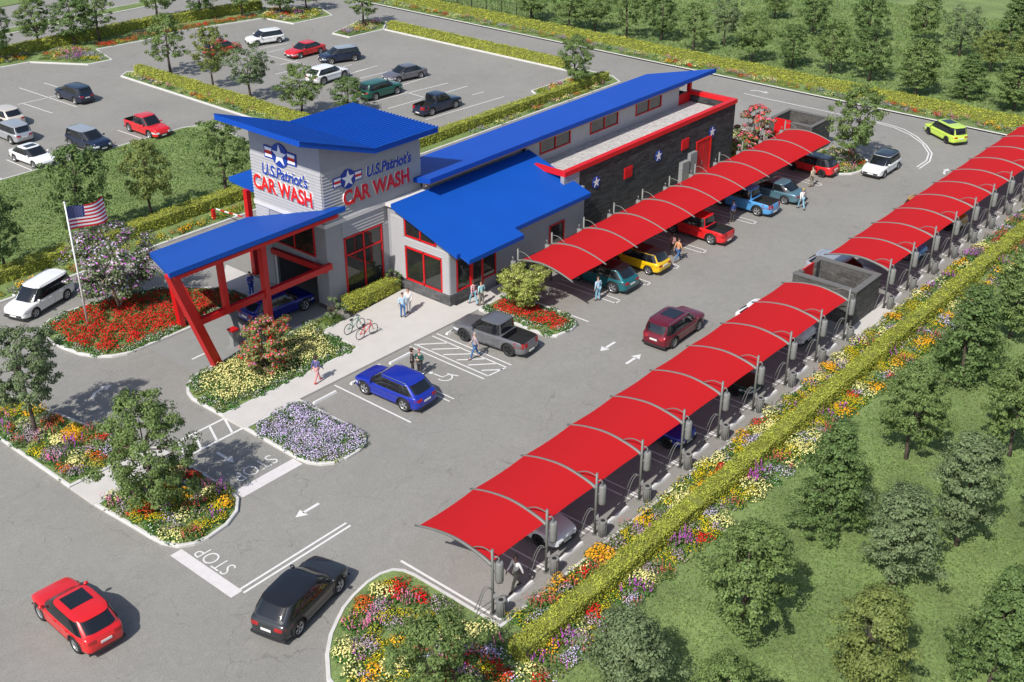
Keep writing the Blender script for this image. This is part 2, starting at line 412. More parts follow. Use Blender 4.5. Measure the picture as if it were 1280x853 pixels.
for q in [((24,110),(96,134)),((55,104),(72,109)),((27,129),(66,142)),((22,131),(70,120)),((8,200),(49,217)),((80,182),(122,198)),((147,163),(179,174)),((0,223),(9,228)),((150,186),(156,188)),
          ((325,61),(359,54.5)),((328,67.5),(355,61)),((327,67.5),(387,82.5)),((344,93),(366,88)),((350,81),(372,76)),((436,93),(460,86)),((425,85),(440,81)),
          ((444,90),(472,82.5)),((449,98.5),(484,90)),((502,107),(534,96.5)),((512,116),(560,104)),((554,117),(584,108)),((590,119),(605,115)),
          ((469,127),(510,116)),((485,136),(527,124)),((532,150),(630,121)),((506,115),(530,122)),((418,110),(440,103.5))]:
    line(GL(q), .11, b=mk)
tag(mk.build('stall_lines', M_PAINT), kind='structure')
def arrow(x, y, ang, L=1.5, curve=0.0):
    b = MB(); c, s = math.cos(ang), math.sin(ang)
    t = lambda u, v: (x+c*u-s*v, y+s*u+c*v)
    if curve == 0: line([t(-L/2,0), t(L/2-.5,0)], .17, b=b)
    else: line([t(-L/2,-curve), t(-L*.25,-curve*.2), t(0,0), t(L/2-.5,0)], .17, b=b)
    p = [t(L/2-.55,-.3), t(L/2,0), t(L/2-.55,.3)]; b.add([(*q, PZ) for q in p], [(0,1,2)])
    return tag(b.build('lane_arrow', M_PAINT), kind='structure')
arrow(28.45,37.22,math.pi); arrow(28.72,43.9,-math.pi/2,1.4); arrow(51.1,36.0,math.pi); arrow(50.85,33.92,0); arrow(93.9,32.75,0,1.5,.3); arrow(104.3,56.1,R(-95),1.8,.5); arrow(28.3,54.8,0,1.6,.5)
arrow(38.0,59.5,R(200),2.0,.4)
def text_mesh(name, body, size, extr, m, parent=None, loc=(0,0,0), rot=(0,0,0), shear=0.0, bold=0.0, sx=1.0, space=1.0):
    cu = bpy.data.curves.new(name, 'FONT'); cu.body = body; cu.size = size; cu.extrude = extr; cu.align_x = 'CENTER'; cu.align_y = 'CENTER'
    cu.shear = shear; cu.offset = bold; cu.resolution_u = 4; cu.space_character = space
    t = bpy.data.objects.new('tmp', cu); C.objects.link(t)
    bpy.context.view_layer.update()
    me = bpy.data.meshes.new_from_object(t.evaluated_get(bpy.context.evaluated_depsgraph_get()))
    bpy.data.objects.remove(t); me.materials.clear(); me.materials.append(m)
    me.transform(Matrix.Diagonal((sx,1,1,1)))
    o = link(name, me, parent)
    off = Vector((0,0,0)); q = parent
    while q is not None: off += q.location; q = q.parent
    o.location = Vector(loc)-off; o.rotation_euler = rot; return o
tag(text_mesh('stop_lettering', 'STOP', 1.15, .001, M_PAINT, loc=(23.28,37.5,.012), rot=(0,0,R(90)), sx=.85, bold=-.012), kind='structure')
tag(text_mesh('stop_lettering', 'STOP', 1.25, .001, M_PAINT, loc=(29.1,42.0,.012), rot=(0,0,R(180)), sx=.85, bold=-.012), kind='structure')
# wheelchair symbol
b = MB(); x0, y0 = 42.05, 40.95
ang = [R(a) for a in range(-200, 40, 15)]
line([(x0+.42*math.cos(a), y0+.42*math.sin(a)) for a in ang], .09, b=b)
line([(x0-.15,y0+.75),(x0-.1,y0+.1),(x0+.35,y0+.05),(x0+.6,y0-.5)], .1, b=b, z=PZ+.003)
b.add([(x0-.17+.13*math.cos(t), y0+.95+.13*math.sin(t), PZ) for t in np.linspace(0,6.28,13)[:-1]], [tuple(range(12))])
tag(b.build('wheelchair_symbol', M_PAINT), kind='structure')

# ------------------------------------------------------------------ building materials
def brickmat(name, c1, c2, mortar, bw=.6, bh=.16, ms=.012, bump=.6):
    m = bpy.data.materials.new(name); m.use_nodes = True; n, l = nodes_of(m); b = n['Principled BSDF']
    tc = n.new('ShaderNodeTexCoord'); s = n.new('ShaderNodeSeparateXYZ'); l.new(tc.outputs['Object'], s.inputs[0])
    a = n.new('ShaderNodeMath'); l.new(s.outputs[0], a.inputs[0]); l.new(s.outputs[1], a.inputs[1])
    cb = n.new('ShaderNodeCombineXYZ'); l.new(a.outputs[0], cb.inputs[0]); l.new(s.outputs[2], cb.inputs[1])
    t = n.new('ShaderNodeTexBrick'); l.new(cb.outputs[0], t.inputs['Vector'])
    t.inputs['Color1'].default_value=(*c1,1); t.inputs['Color2'].default_value=(*c2,1); t.inputs['Mortar'].default_value=(*mortar,1)
    t.inputs['Scale'].default_value=1; t.inputs['Brick Width'].default_value=bw; t.inputs['Row Height'].default_value=bh; t.inputs['Mortar Size'].default_value=ms
    t.inputs['Bias'].default_value=0
    no = n.new('ShaderNodeTexNoise'); no.inputs['Scale'].default_value=3; no.inputs['Detail'].default_value=8; no.inputs['Roughness'].default_value=.75; l.new(tc.outputs['Object'], no.inputs['Vector'])
    r = n.new('ShaderNodeMapRange'); r.inputs[1].default_value=.3; r.inputs[2].default_value=.7; r.inputs[3].default_value=.6; r.inputs[4].default_value=1.45; l.new(no.outputs[0], r.inputs[0])
    sc = n.new('ShaderNodeVectorMath'); sc.operation='SCALE'; l.new(t.outputs[0], sc.inputs[0]); l.new(r.outputs[0], sc.inputs['Scale']); l.new(sc.outputs[0], b.inputs['Base Color'])
    bp = n.new('ShaderNodeBump'); bp.inputs['Strength'].default_value=bump; bp.inputs['Distance'].default_value=.03; bp.invert=True
    l.new(t.outputs['Fac'], bp.inputs['Height']); l.new(bp.outputs[0], b.inputs['Normal']); b.inputs['Roughness'].default_value=.8
    return m
M_SLATE = brickmat('slate block', (.060,.060,.063), (.020,.020,.022), (.012,.012,.013), .75, .15)
M_BASE = brickmat('stone base', (.13,.13,.13), (.07,.07,.072), (.05,.05,.05), .8, .15)
M_BLOCK = brickmat('split block', (.105,.10,.092), (.06,.057,.053), (.03,.03,.03), .7, .16)
M_SIDE = mat('grey siding', (.36,.355,.36), .65, var=.04, scale=2)
M_SMOOTH = mat('grey render', (.30,.30,.315), .7, var=.05, scale=1.5)
M_WHITEC = mat('coping', (.62,.60,.58), .6, var=.04)
M_BLUE = mat('blue metal roof', (.005,.072,.38), .6, var=.05, scale=.4, spec=.2)
M_BLUEF = mat('blue fascia', (.005,.066,.40), .6, var=.04, scale=.4, spec=.2)
M_RED = mat('red steel', (.52,.006,.008), .45, var=.06, scale=1)
M_REDT = mat('red trim', (.60,.008,.012), .5, var=.06, scale=1)
M_GLASS = mat('dark glass', (.022,.025,.024), .04, var=.5, scale=.5, spec=.8)
M_DARK = mat('dark interior', (.012,.012,.013), .9)
M_DECK = mat('roof deck', (.44,.42,.40), .9, var=.08, scale=2)
def deckmat():
    m = brickmat('roof membrane', (.46,.44,.41), (.42,.40,.38), (.34,.33,.31), 1.0, .35, .02, .2); return m
M_DOOR = M_REDT
M_STEEL = mat('galvanised grey', (.30,.305,.30), .5, metal=.2, var=.12, scale=3)
M_DSTEEL = mat('dark grey steel', (.20,.20,.19), .55, var=.15, scale=3)
M_WSTAR = mat('white vinyl', (.80,.80,.78), .5)
M_NAVY = mat('navy sign blue', (.012,.045,.30), .4)
M_SRED = mat('sign red', (.66,.012,.012), .4)
M_SBLUE = mat('sign lettering blue', (.012,.05,.34), .4)

B = thing('car_wash_building', 'long grey and black car wash building with blue roofs and corner tower', 'building', (43.47, 46.79, 0))
# --- wall helpers
def ribs(b, p, q, z0, z1, pitch=.2, depth=.07, mi=0):
    """horizontal lap siding between plan points p and q (outside is to the right of p->q)"""
    p = np.array(p, float); q = np.array(q, float); d = (q-p)/np.linalg.norm(q-p); o = np.array([d[1], -d[0]])
    n = max(1, int(round((z1-z0)/pitch))); h = (z1-z0)/n
    for k in range(n):
        a = z0+k*h; c = a+h
        P0 = p+o*(.008+depth); Q0 = q+o*(.008+depth); P1 = p+o*.008; Q1 = q+o*.008
        b.add([(*P0,a),(*Q0,a),(*Q1,c),(*P1,c),(*P1,a),(*Q1,a)], [(0,1,2,3),(4,5,1,0)], mi)
        b.add([(*P0,a),(*P1,c),(*P1,a)], [(0,1,2)], mi); b.add([(*Q0,a),(*Q1,c),(*Q1,a)], [(0,2,1)], mi)
def window(parent, p, q, z0, z1, cols=2, rows=None, fw=.09, z1b=None, out=.03, mcol=None):
    """framed window on the wall line p->q, outside on the right of travel. z1b = top height at q"""
    p = np.array(p, float); q = np.array(q, float); L = np.linalg.norm(q-p); d = (q-p)/L; o = np.array([d[1], -d[0]])
    z1b = z1 if z1b is None else z1b
    top = lambda t: z1+(z1b-z1)*t/L
    b = MB()
    def bar(t0, za, t1, zb, w):
        P = p+d*t0; Q = p+d*t1
        b.beam((*(P+o*out), za), (*(Q+o*out), zb), .10, w) if abs(t1-t0) > 1e-6 else b.hexa(
            [(*(P-d*w/2-o*.02),za),(*(P+d*w/2-o*.02),za),(*(P+d*w/2+o*(out+.05)),za),(*(P-d*w/2+o*(out+.05)),za)],
            [(*(P-d*w/2-o*.02),zb),(*(P+d*w/2-o*.02),zb),(*(P+d*w/2+o*(out+.05)),zb),(*(P-d*w/2+o*(out+.05)),zb)])
    bar(0, z0, L, z0, fw); bar(0, top(0), L, top(L), fw)
    for t in np.linspace(0, L, cols+1) if mcol is None else mcol: bar(t, z0-fw/2, t, top(t)+fw/2, fw)
    for r in (rows or []): bar(0, r, L, r, fw)
    f = b.build('window', M_REDT, parent)
    g = MB(); a = o*(out*.5)
    g.add([(*(p+a),z0),(*(q+a),z0),(*(q+a),z1b),(*(p+a),z1)], [(0,1,2,3)])
    pn = g.build('pane', M_GLASS, f); return f
X0, Y0 = 43.47, 52.26; X1, Y1 = 51.93, 58.95
# tower core walls; the left face has the wash tunnel opening y 53.4-57.5, z 0-2.95
b = MB()
w = .3
b.box((X0, Y0, 0), (X0+w, 53.4, 11.1)); b.box((X0, 57.5, 0), (X0+w, Y1, 11.1)); b.box((X0, 53.4, 2.95), (X0+w, 57.5, 11.1))
b.add([(X0+w,Y0,0),(X1,Y0,0),(X1,Y0+w,0),(X0+w,Y0+w,0),(X0+w,Y0,11.0),(47.1,Y0,9.8),(X1,Y0,9.8),(X1,Y0+w,9.8),(47.1,Y0+w,9.8),(X0+w,Y0+w,11.0)],
      [(0,1,6,5,4),(3,9,8,7,2),(1,2,7,6),(0,4,9,3)])
b.add([(X0+w,Y1-w,0),(X1,Y1-w,0),(X1,Y1,0),(X0+w,Y1,0),(X0+w,Y1-w,11.0),(47.1,Y1-w,9.8),(X1,Y1-w,9.8),(X1,Y1,9.8),(47.1,Y1,9.8),(X0+w,Y1,11.0)],
      [(0,1,6,5,4),(3,9,8,7,2),(1,2,7,6),(0,4,9,3)])
b.box((X1-w, Y0+w, 0), (X1, Y1-w, 9.75))
b.build('tower_wall', M_SMOOTH, B)
# lap siding on the two visible tower faces
b = MB()
ribs(b, (X0,Y1), (X0,Y0), 5.98, 9.25); ribs(b, (X0,Y1-.0), (X0,57.6), .3, 5.65)
ribs(b, (X0,Y0), (X1,Y0), 5.98, 9.25)
ribs(b, (44.8,Y0), (48.4,Y0), 4.62, 5.68); ribs(b, (48.25,Y0), (48.74,Y0), .25, 4.62)
ribs(b, (X0,57.5), (X0,53.4), 2.95, 3.4, .11)
b.build('lap_siding', M_SIDE, B)
b = MB(); b.box((X0-.12,Y0-.12,5.70),(X0-.002,Y1+.02,5.97)); b.box((X0-.002,Y0-.12,5.70),(48.5,Y0-.002,5.97)); b.box((48.5,51.6,5.72),(X1+.4,Y0-.002,5.95))
b.build('coping', M_WHITEC, B)
b = MB(); b.box((X0-.04,Y0-.04,0),(44.7,Y0-.003,.28)); b.box((44.7,Y0-.045,0),(48.7,Y0-.003,.2)); b.box((X0-.045,Y0-.04,0),(X0-.003,53.4,.28)); b.build('plinth', M_BASE, B)
window(B, (44.95,Y0), (48.12,Y0), .26, 4.52, 2, [3.35], .10)
window(B, (X0,57.2), (X0,53.35), 3.52, 4.85, 2, None, .09, z1b=5.5)
# tunnel interior
b = MB(); b.box((X0+.3,53.2,0),(X1-.3,53.4,3.6)); b.box((X0+.3,57.5,0),(X1-.3,57.7,3.6)); b.box((X0+.3,53.2,3.6),(X1-.3,57.7,3.7)); b.box((X1-.5,53.4,0),(X1-.31,57.5,3.6))
b.build('tunnel_lining', mat('tunnel lining', (.10,.10,.105), .7, var=.2, scale=1), B)
b = MB(); b.box((X0-.06,57.3,0),(X0-.003,57.5,3.0)); b.box((X0-.06,53.4,2.95),(X0-.003,57.5,3.05)); b.build('door_frame', M_WHITEC, B)
# butterfly tower roof
def slab(b, top, th, mi=0):
    n = len(top); bot = [(x,y,z-th) for x,y,z in top]
    b.add(list(top)+bot, [tuple(range(n)), tuple(range(2*n-1, n-1, -1))]+[(i, n+i, n+(i+1)%n, (i+1)%n) for i in range(n)], mi)
def ribbed_roof(b, A, Bp, Cc, D, n, w=.05, h=.035, mi=0):
    """A-B one edge, D-C the opposite; ribs run from AB to DC"""
    A,Bp,Cc,D = [np.array(p,float) for p in (A,Bp,Cc,D)]
    for k in range(n+1):
        t = k/n; p = A+(Bp-A)*t; q = D+(Cc-D)*t; e = (Bp-A)/np.linalg.norm(Bp-A)*w/2; u = np.array([0,0,h])
        b.add([p-e,p+e,q+e,q-e,p-e*.5+u,p+e*.5+u,q+e*.5+u,q-e*.5+u], [(4,5,6,7),(0,1,5,4),(2,3,7,6),(1,2,6,5),(3,0,4,7)], mi)
ry0, ry1 = 51.3, 59.25
A_=(41.3,ry0,12.05); B_=(41.3,ry1,12.05); C_=(47.1,ry0,10.12); D_=(47.1,ry1,10.12); E_=(52.75,ry0,10.08); F_=(52.75,ry1,10.08)
tr = MB(); slab(tr, [A_,C_,D_,B_], .34, 0); o = tr.build('tower_roof', M_BLUEF, B)
r2 = MB(); slab(r2, [C_,E_,F_,D_], .34); r2.build('tower_roof', M_BLUEF, B)
rb = MB(); ribbed_roof(rb, C_, D_, F_, E_, 26, .10, .085); ribbed_roof(rb, A_, B_, D_, C_, 26, .09, .06); rb.build('roof_ribs', M_BLUE, B)
# entry hall
EX, EY = 48.74, 46.79
rs = lambda y: 4.18+.334*(y-45.7)
b = MB()
def wall_poly(b, pts, th, mi=0):    # pts (x,y,z) planar polygon, thickness vector th
    n = len(pts); q = [tuple(np.array(p)+np.array(th)) for p in pts]
    b.add(list(pts)+q, [tuple(range(n-1,-1,-1)), tuple(range(n,2*n))]+[(i,(i+1)%n,n+(i+1)%n,n+i) for i in range(n)], mi)
wall_poly(b, [(EX,52.2,0),(EX,EY,0),(EX,EY,rs(EY)-.3),(EX,51.4,rs(51.4)-.3),(EX,52.2,5.7)], (.25,0,0))
wall_poly(b, [(EX+.25,EY,0),(62.75,EY,0),(62.75,EY,rs(EY)-.3),(EX+.25,EY,rs(EY)-.3)], (0,.25,0))
b.build('entry_wall', M_SMOOTH, B)
b = MB()
ribs(b, (EX,51.9), (EX,EY-.02), 3.35, 3.9, .18); ribs(b, (EX,51.9), (EX,50.7), .92, 3.35, .18); ribs(b, (EX,47.4), (EX,EY-.02), .92, 3.35, .18); ribs(b, (EX,51.9), (EX,50.72), 3.9, 5.2, .18)
ribs(b, (EX-.02,EY), (49.3,EY), .92, 3.9, .18)
b.build('lap_siding', M_SIDE, B)
b = MB(); b.box((EX-.09,EY-.09,0),(EX-.003,52.1,.9)); b.box((EX-.003,EY-.09,0),(51.75,EY-.003,.9)); b.box((53.2,EY-.09,0),(62.75,EY-.003,.88))
b.build('stone_base', M_BASE, B)
window(B, (EX,50.6), (EX,47.42), .95, 3.2, 2, None, .1)
f = window(B, (EX,50.58), (EX,47.9), 4.02, rs(50.58)-.45, 2, None, .09, z1b=rs(47.9)-.42)
window(B, (49.4,EY), (50.65,EY), .95, rs(EY)-.42, 1, None, .08)
window(B, (51.85,EY), (53.1,EY), .95, rs(EY)-.42, 1, None, .08)
window(B, (58.85,EY), (60.4,EY), .75, 2.42, 1, None, .08)
# red entrance door
b = MB(); 
for (a0,a1,z0,z1) in ((50.68,50.84,.14,3.1),(51.66,51.82,.14,3.1),(50.84,51.66,2.75,3.1),(50.84,51.66,.14,.45)): b.box((a0,EY-.12,z0),(a1,EY-.02,z1))
dr = b.build('entrance_door', M_REDT, B); g = MB(); g.box((50.84,EY-.08,.45),(51.66,EY-.05,2.75)); g.build('pane', M_GLASS, dr)
g = MB(); g.tube([(51.56,EY-.17,1.0),(51.56,EY-.17,1.4)], .02, 6); g.build('handle', M_STEEL, dr)
# entry roof with the porch step
b = MB()
top = [(48.3,45.7),(48.62,45.7),(48.62,44.95),(53.9,44.95),(53.9,45.75),(62.1,45.75),(62.1,51.4),(48.3,51.4)]
slab(b, [(x,y,rs(y)) for x,y in top], .30); b.build('entry_roof', M_BLUE, B)
rb = MB()
for k in range(44):
    x = 48.45+k*.313; y0 = 44.97 if 48.62 < x < 53.9 else 45.77
    p = np.array((x,y0,rs(y0))); q = np.array((x,51.38,rs(51.38)))
    rb.add([p+[-.02,0,0],p+[.02,0,0],q+[.02,0,0],q+[-.02,0,0],p+[-.012,0,.018],p+[.012,0,.018],q+[.012,0,.018],q+[-.012,0,.018]], [(4,5,6,7),(0,1,5,4),(1,2,6,5),(3,0,4,7)])
pass
# long black block wing
BX0, BX1, BY0, BY1 = 62.75, 83.87, 47.3, 56.6
b = MB(); b.box((BX0,BY0,0),(BX1,BY0+.3,5.3)); b.box((BX1-.3,BY0+.3,0),(BX1,BY1,5.3)); b.box((BX0,BY0-.5,0),(BX0+.02,BY0,4.2)) ; b.build('block_wall', M_SLATE, B)
b = MB(); b.box((X1,BY1-.3,0),(BX1-.3,BY1,5.4)); b.box((62.0,51.5,4.6),(81.75,51.7,6.6)); b.box((X1+.0,51.9,4.6),(62.0,52.1,6.5)); b.build('clerestory_wall', mat('clerestory grey', (.42,.42,.425), .7, var=.05, scale=1.5), B)
b = MB(); b.box((BX0+.2,BY0+.3,4.5),(BX1-.3,51.5,4.68)); b.box((62.0,51.7,4.5),(BX1-.3,BY1-.3,4.66)); b.build('roof_deck', deckmat(), B)
b = MB()
b.box((61.0,BY0-.10,5.28),(BX1+.10,BY0+.32,5.62)); b.box((BX1-.34,BY0+.32,5.28),(BX1+.10,51.8,5.62)); b.box((81.75,51.5,4.7),(BX1-.34,51.75,5.55))
b.box((61.0,BY0+.32,5.28),(61.3,50.6,5.62))
b.box((BX0+.2,BY0+.30,4.7),(BX1-.32,BY0+.315,5.3)); b.build('parapet_trim', M_REDT, B)
b = MB(); b.box((61.0,BY0-.02,4.0),(BX0,BY0+.3,5.28)); b.build('entry_wall', M_SMOOTH, B)
b = MB(); b.box((83.3,51.45,5.6),(83.6,51.75,6.8)); b.build('roof_post', M_RED, B); b = MB(); b.box((81.8,51.5,6.6),(85.2,51.6,6.75)); b.build('eave_beam', M_RED, B)
for x in (63.5,69.55,75.55): window(B, (x,51.5), (x+3.5,51.5), 5.32, 6.38, 2, None, .08)
# long shed roof
lr = [(50.9,50.35,7.27),(85.5,50.35,7.25),(84.8,56.9,5.75),(52.0,56.9,5.75)]
b = MB(); slab(b, lr, .33); b.build('long_roof', M_BLUEF, B)
b = MB(); b.box((51.2,51.0,6.5),(81.8,51.12,6.74)); b.build('soffit_board', mat('soffit orange', (.42,.25,.16), .6), B)
# doors, shutters, panels and star emblems on the black wall
yb = BY0
b = MB(); b.box((78.18,yb-.06,.13),(80.3,yb-.003,3.3)); d2 = b.build('service_door', M_REDT, B)
g = MB(); [g.box((a,yb-.10,.13),(c,yb-.062,3.3)) for a,c in ((78.12,78.28),(80.2,80.36))]; g.box((78.12,yb-.10,3.3),(80.36,yb-.003,3.42)); g.box((79.2,yb-.075,.2),(79.24,yb-.061,3.25)); g.build('door_frame', M_SRED, d2)
g = MB(); g.box((79.0,yb-.12,1.3),(79.06,yb-.061,1.6)); g.build('handle', M_STEEL, d2)
for x0,z0 in ((75.95,3.25),(68.25,3.05)):
    b = MB(); b.box((x0,yb-.07,z0),(x0+1.0,yb-.003,z0+.85)); [b.box((x0+.06,yb-.085,z0+.1+k*.13),(x0+.94,yb-.071,z0+.16+k*.13)) for k in range(5)]; b.build('louvred_shutter', M_REDT, B)
b = MB(); b.box((75.8,yb-.35,.3),(76.8,yb-.003,2.3)); b.box((77.0,yb-.3,.3),(77.95,yb-.003,2.75)); [b.tube([(x,yb-.15,0.1),(x,yb-.15,.3)], .05, 6) for x in (76,76.6,77.2,77.8)]; b.build('electrical_cabinet', M_STEEL, B)
def star_pts(cx, cz, r, k=.4, rot=0): return [(cx+ (r if i%2==0 else r*k)*math.sin(i*math.pi/5+rot), cz+(r if i%2==0 else r*k)*math.cos(i*math.pi/5+rot)) for i in range(10)]
def plate(b, pts, o, u, y0, y1, mi):    # extrude 2d points (s,z) along outward o; origin o0
    n = len(pts); V = []
    for d in (y0, y1): V += [(*(u[0]+u[1]*s+o*d), z) for s, z in pts]
    b.add(V, [tuple(range(n)), tuple(range(n,2*n))]+[(i,(i+1)%n,n+(i+1)%n,n+i) for i in range(n)], mi)
def emblem(parent, org, d, o, c, zc, r, wings=True):
    b = MB(); u = (np.array(org,float), np.array(d,float)); o = np.array(o,float)
    plate(b, [(c+r*math.sin(t), zc+r*math.cos(t)) for t in np.linspace(0,2*math.pi,33)[:-1]], o, u, .03, .11, 0)
    plate(b, star_pts(c, zc, r*.92), o, u, .112, .13, 1)
    if wings:
        for s in (-1,1):
            a0, a1 = c+s*r*.85, c+s*r*1.95; a0, a1 = min(a0,a1), max(a0,a1); hh = r*.52
            plate(b, [(a0,zc-hh),(a1,zc-hh),(a1,zc+hh),(a0,zc+hh)], o, u, .03, .08, 0)
            e = r*.13; i0, i1 = (a0+e*.2 if s>0 else a0+e), (a1-e if s>0 else a1-e*.2)
            for z0,z1,mi in ((-hh+e,-hh*.26,1),(-hh*.26,hh*.26,2),(hh*.26,hh-e,1)):
                plate(b, [(i0,zc+z0),(i1,zc+z0),(i1,zc+z1),(i0,zc+z1)], o, u, .082, .10, mi)
    ob = b.build('star_emblem', [M_NAVY, M_WSTAR, M_SRED], parent); fixnormals(ob.data); return ob
for x, z in ((64.78,3.83),(72.75,3.68),(80.45,3.66)):
    b = MB(); u = (np.array((0.,yb)), np.array((1.,0.))); plate(b, [(x+.46*math.sin(t), z+.46*math.cos(t)) for t in np.linspace(0,2*math.pi,29)[:-1]], np.array((0,-1.)), u, .005, .04, 0)
    plate(b, star_pts(x, z, .42), np.array((0,-1.)), u, .042, .055, 1); ob = b.build('star_roundel', [M_NAVY, M_WSTAR], B); fixnormals(ob.data)
# signs on the tower
s1 = MB(); s1.box((X0-.02,53.0,9.0),(X0-.012,53.01,9.01)); 
emblem(B, (X0,0.), (0,-1.), (-1.,0), -55.9, 9.60, .78)
emblem(B, (0.,Y0), (1.,0), (0,-1.), 45.54, 8.38, .62)
def sign_text(body, size, loc, rot, m, **k):
    back = text_mesh('lettering_edge', body, size, .045, M_WSTAR, B, loc, rot, **k)
    n = Vector((math.sin(rot[2]), -math.cos(rot[2]), 0)); kk = dict(k); kk['bold'] = k.get('bold',0)-.004
    text_mesh('lettering', body, size, .01, m, back, Vector(loc)+n*.062, (0,0,0), **kk)
def sign_text(body, size, loc, rot, m, **k):
    back = text_mesh('sign_lettering', body, size, .05, M_WSTAR, B, loc, rot, **k)
    kk = dict(k); f = text_mesh('lettering_face', body, size, .008, m, back, (0,0,0), (0,0,0), **kk)
    f.location = (0,0,.062)
rl = (R(90),0,R(-90)); rr = (R(90),0,0)
sign_text('U.S.Patriot\'s', 1.05, (X0-.09,55.6,8.38), rl, M_SBLUE, shear=.22, bold=.02, sx=.84)
sign_text('CAR WASH', 1.34, (X0-.09,55.88,7.30), rl, M_SRED, bold=.04, sx=.83)
sign_text('U.S.Patriot\'s', .95, (48.98,Y0-.09,8.35), rr, M_SBLUE, shear=.22, bold=.028, sx=.84)
sign_text('CAR WASH', 1.34, (47.9,Y0-.09,7.15), rr, M_SRED, bold=.045, sx=.84)
# entrance canopy over the wash lane
pz = lambda y: 6.91+.326*(52.34-y)
EC = MB(); th = .30
pt = [(31.35,50.8),(44.0,50.8),(44.0,52.1),(43.42,52.2),(43.42,60.0),(35.9,60.0)]
slab(EC, [(x,y,pz(y)) for x,y in pt], th); ec = EC.build('entrance_canopy', M_BLUE, B)
rb = MB()
for k in range(30):
    x = 31.9+k*.39
    y1 = min(59.98, 50.8+(x-31.35)/(35.9-31.35)*9.2); p = np.array((x,50.82,pz(50.82))); q = np.array((x,y1,pz(y1)))
    if q[1]-p[1] > .2: rb.add([p+[-.02,0,0],p+[.02,0,0],q+[.02,0,0],q+[-.02,0,0],p+[-.012,0,.02],p+[.012,0,.02],q+[.012,0,.02],q+[-.012,0,.02]], [(4,5,6,7),(0,1,5,4),(1,2,6,5),(3,0,4,7)])
b = MB(); b.beam((31.7,50.95,pz(50.95)-.42),(43.4,50.95,pz(50.95)-.42), .22, .22); b.build('eave_beam', M_RED, ec)
b = MB(); b.beam((31.9,51.6,6.95),(34.35,51.95,0), .42, .55); b.build('raking_post', M_RED, ec)
b = MB(); b.beam((35.55,57.6,4.95),(35.9,57.6,0), .34, .42); b.build('post', M_RED, ec)
b = MB(); b.beam((35.3,51.9,6.75),(35.4,51.9,3.35), .3, .36); b.build('post', M_RED, ec)
b = MB(); b.beam((38.3,51.9,6.75),(38.3,51.9,0), .34, .44); b.build('post', M_RED, ec)
b = MB(); b.beam((33.4,51.9,3.3),(43.42,51.9,3.3), .30, .38); b.build('cross_beam', M_RED, ec)
b = MB(); b.beam((43.2,57.4,2.85),(43.2,52.1,3.0), .25, .38); b.build('cross_beam', M_RED, ec)
b = MB(); b.beam((32.2,51.7,6.4),(33.7,52.0,3.3), .16, .2); b.beam((35.5,57.4,4.8),(33.6,52.0,3.4), .16, .22); b.build('diagonal_brace', M_RED, ec)
# rear wing of the tower canopy
RW = MB(); rwp = [tuple(G(286,223,6.4)), (43.3, float(G(286,223,6.4)[1])), (43.3,59.3), (float(G(286,223,6.4)[0]),59.3)]
rx, ry = rwp[0]
slab(RW, [(rx,59.35,6.3),(X1,59.35,6.3),(X1,ry,6.5),(rx,ry,6.5)], .3); rw = RW.build('rear_canopy', M_BLUE, B)
b = MB(); b.beam((43.9,60.4,6.1),(43.9,60.4,0), .34, .38); b.build('post', M_RED, rw); b = MB(); b.beam((51,60.4,6.1),(51,60.4,0), .34, .38); b.build('post', M_RED, rw)

# ------------------------------------------------------------------ shade canopies over the vacuum bays
M_FAB = mat('red canopy fabric', (.47,.012,.015), .75, spec=.15, transl=.06, bump=.05, bscale=60)
M_ARCH = mat('arch steel', (.16,.165,.15), .5, metal=.15, var=.06)
def arch_yz(t):     # t 0 at the post side, 1 at the free end; returns offset from the post line and height
    P = [(0,2.60),(.4,2.75),(.95,2.87),(1.6,2.96),(2.25,2.97),(2.95,2.88),(3.65,2.73),(4.5,2.46)]
    u = t*(len(P)-1); i = min(int(u), len(P)-2); f = u-i
    p0,p1,p2,p3 = [np.array(P[min(max(i+k,0),len(P)-1)]) for k in (-1,0,1,2)]
    return .5*((2*p1)+(-p0+p2)*f+(2*p0-5*p1+4*p2-p3)*f*f+(-p0+3*p1-3*p2+p3)*f**3)
ORD = ['first','second','third','fourth','fifth','sixth','seventh','eighth','ninth','tenth','eleventh','twelfth']
me_cache = {}
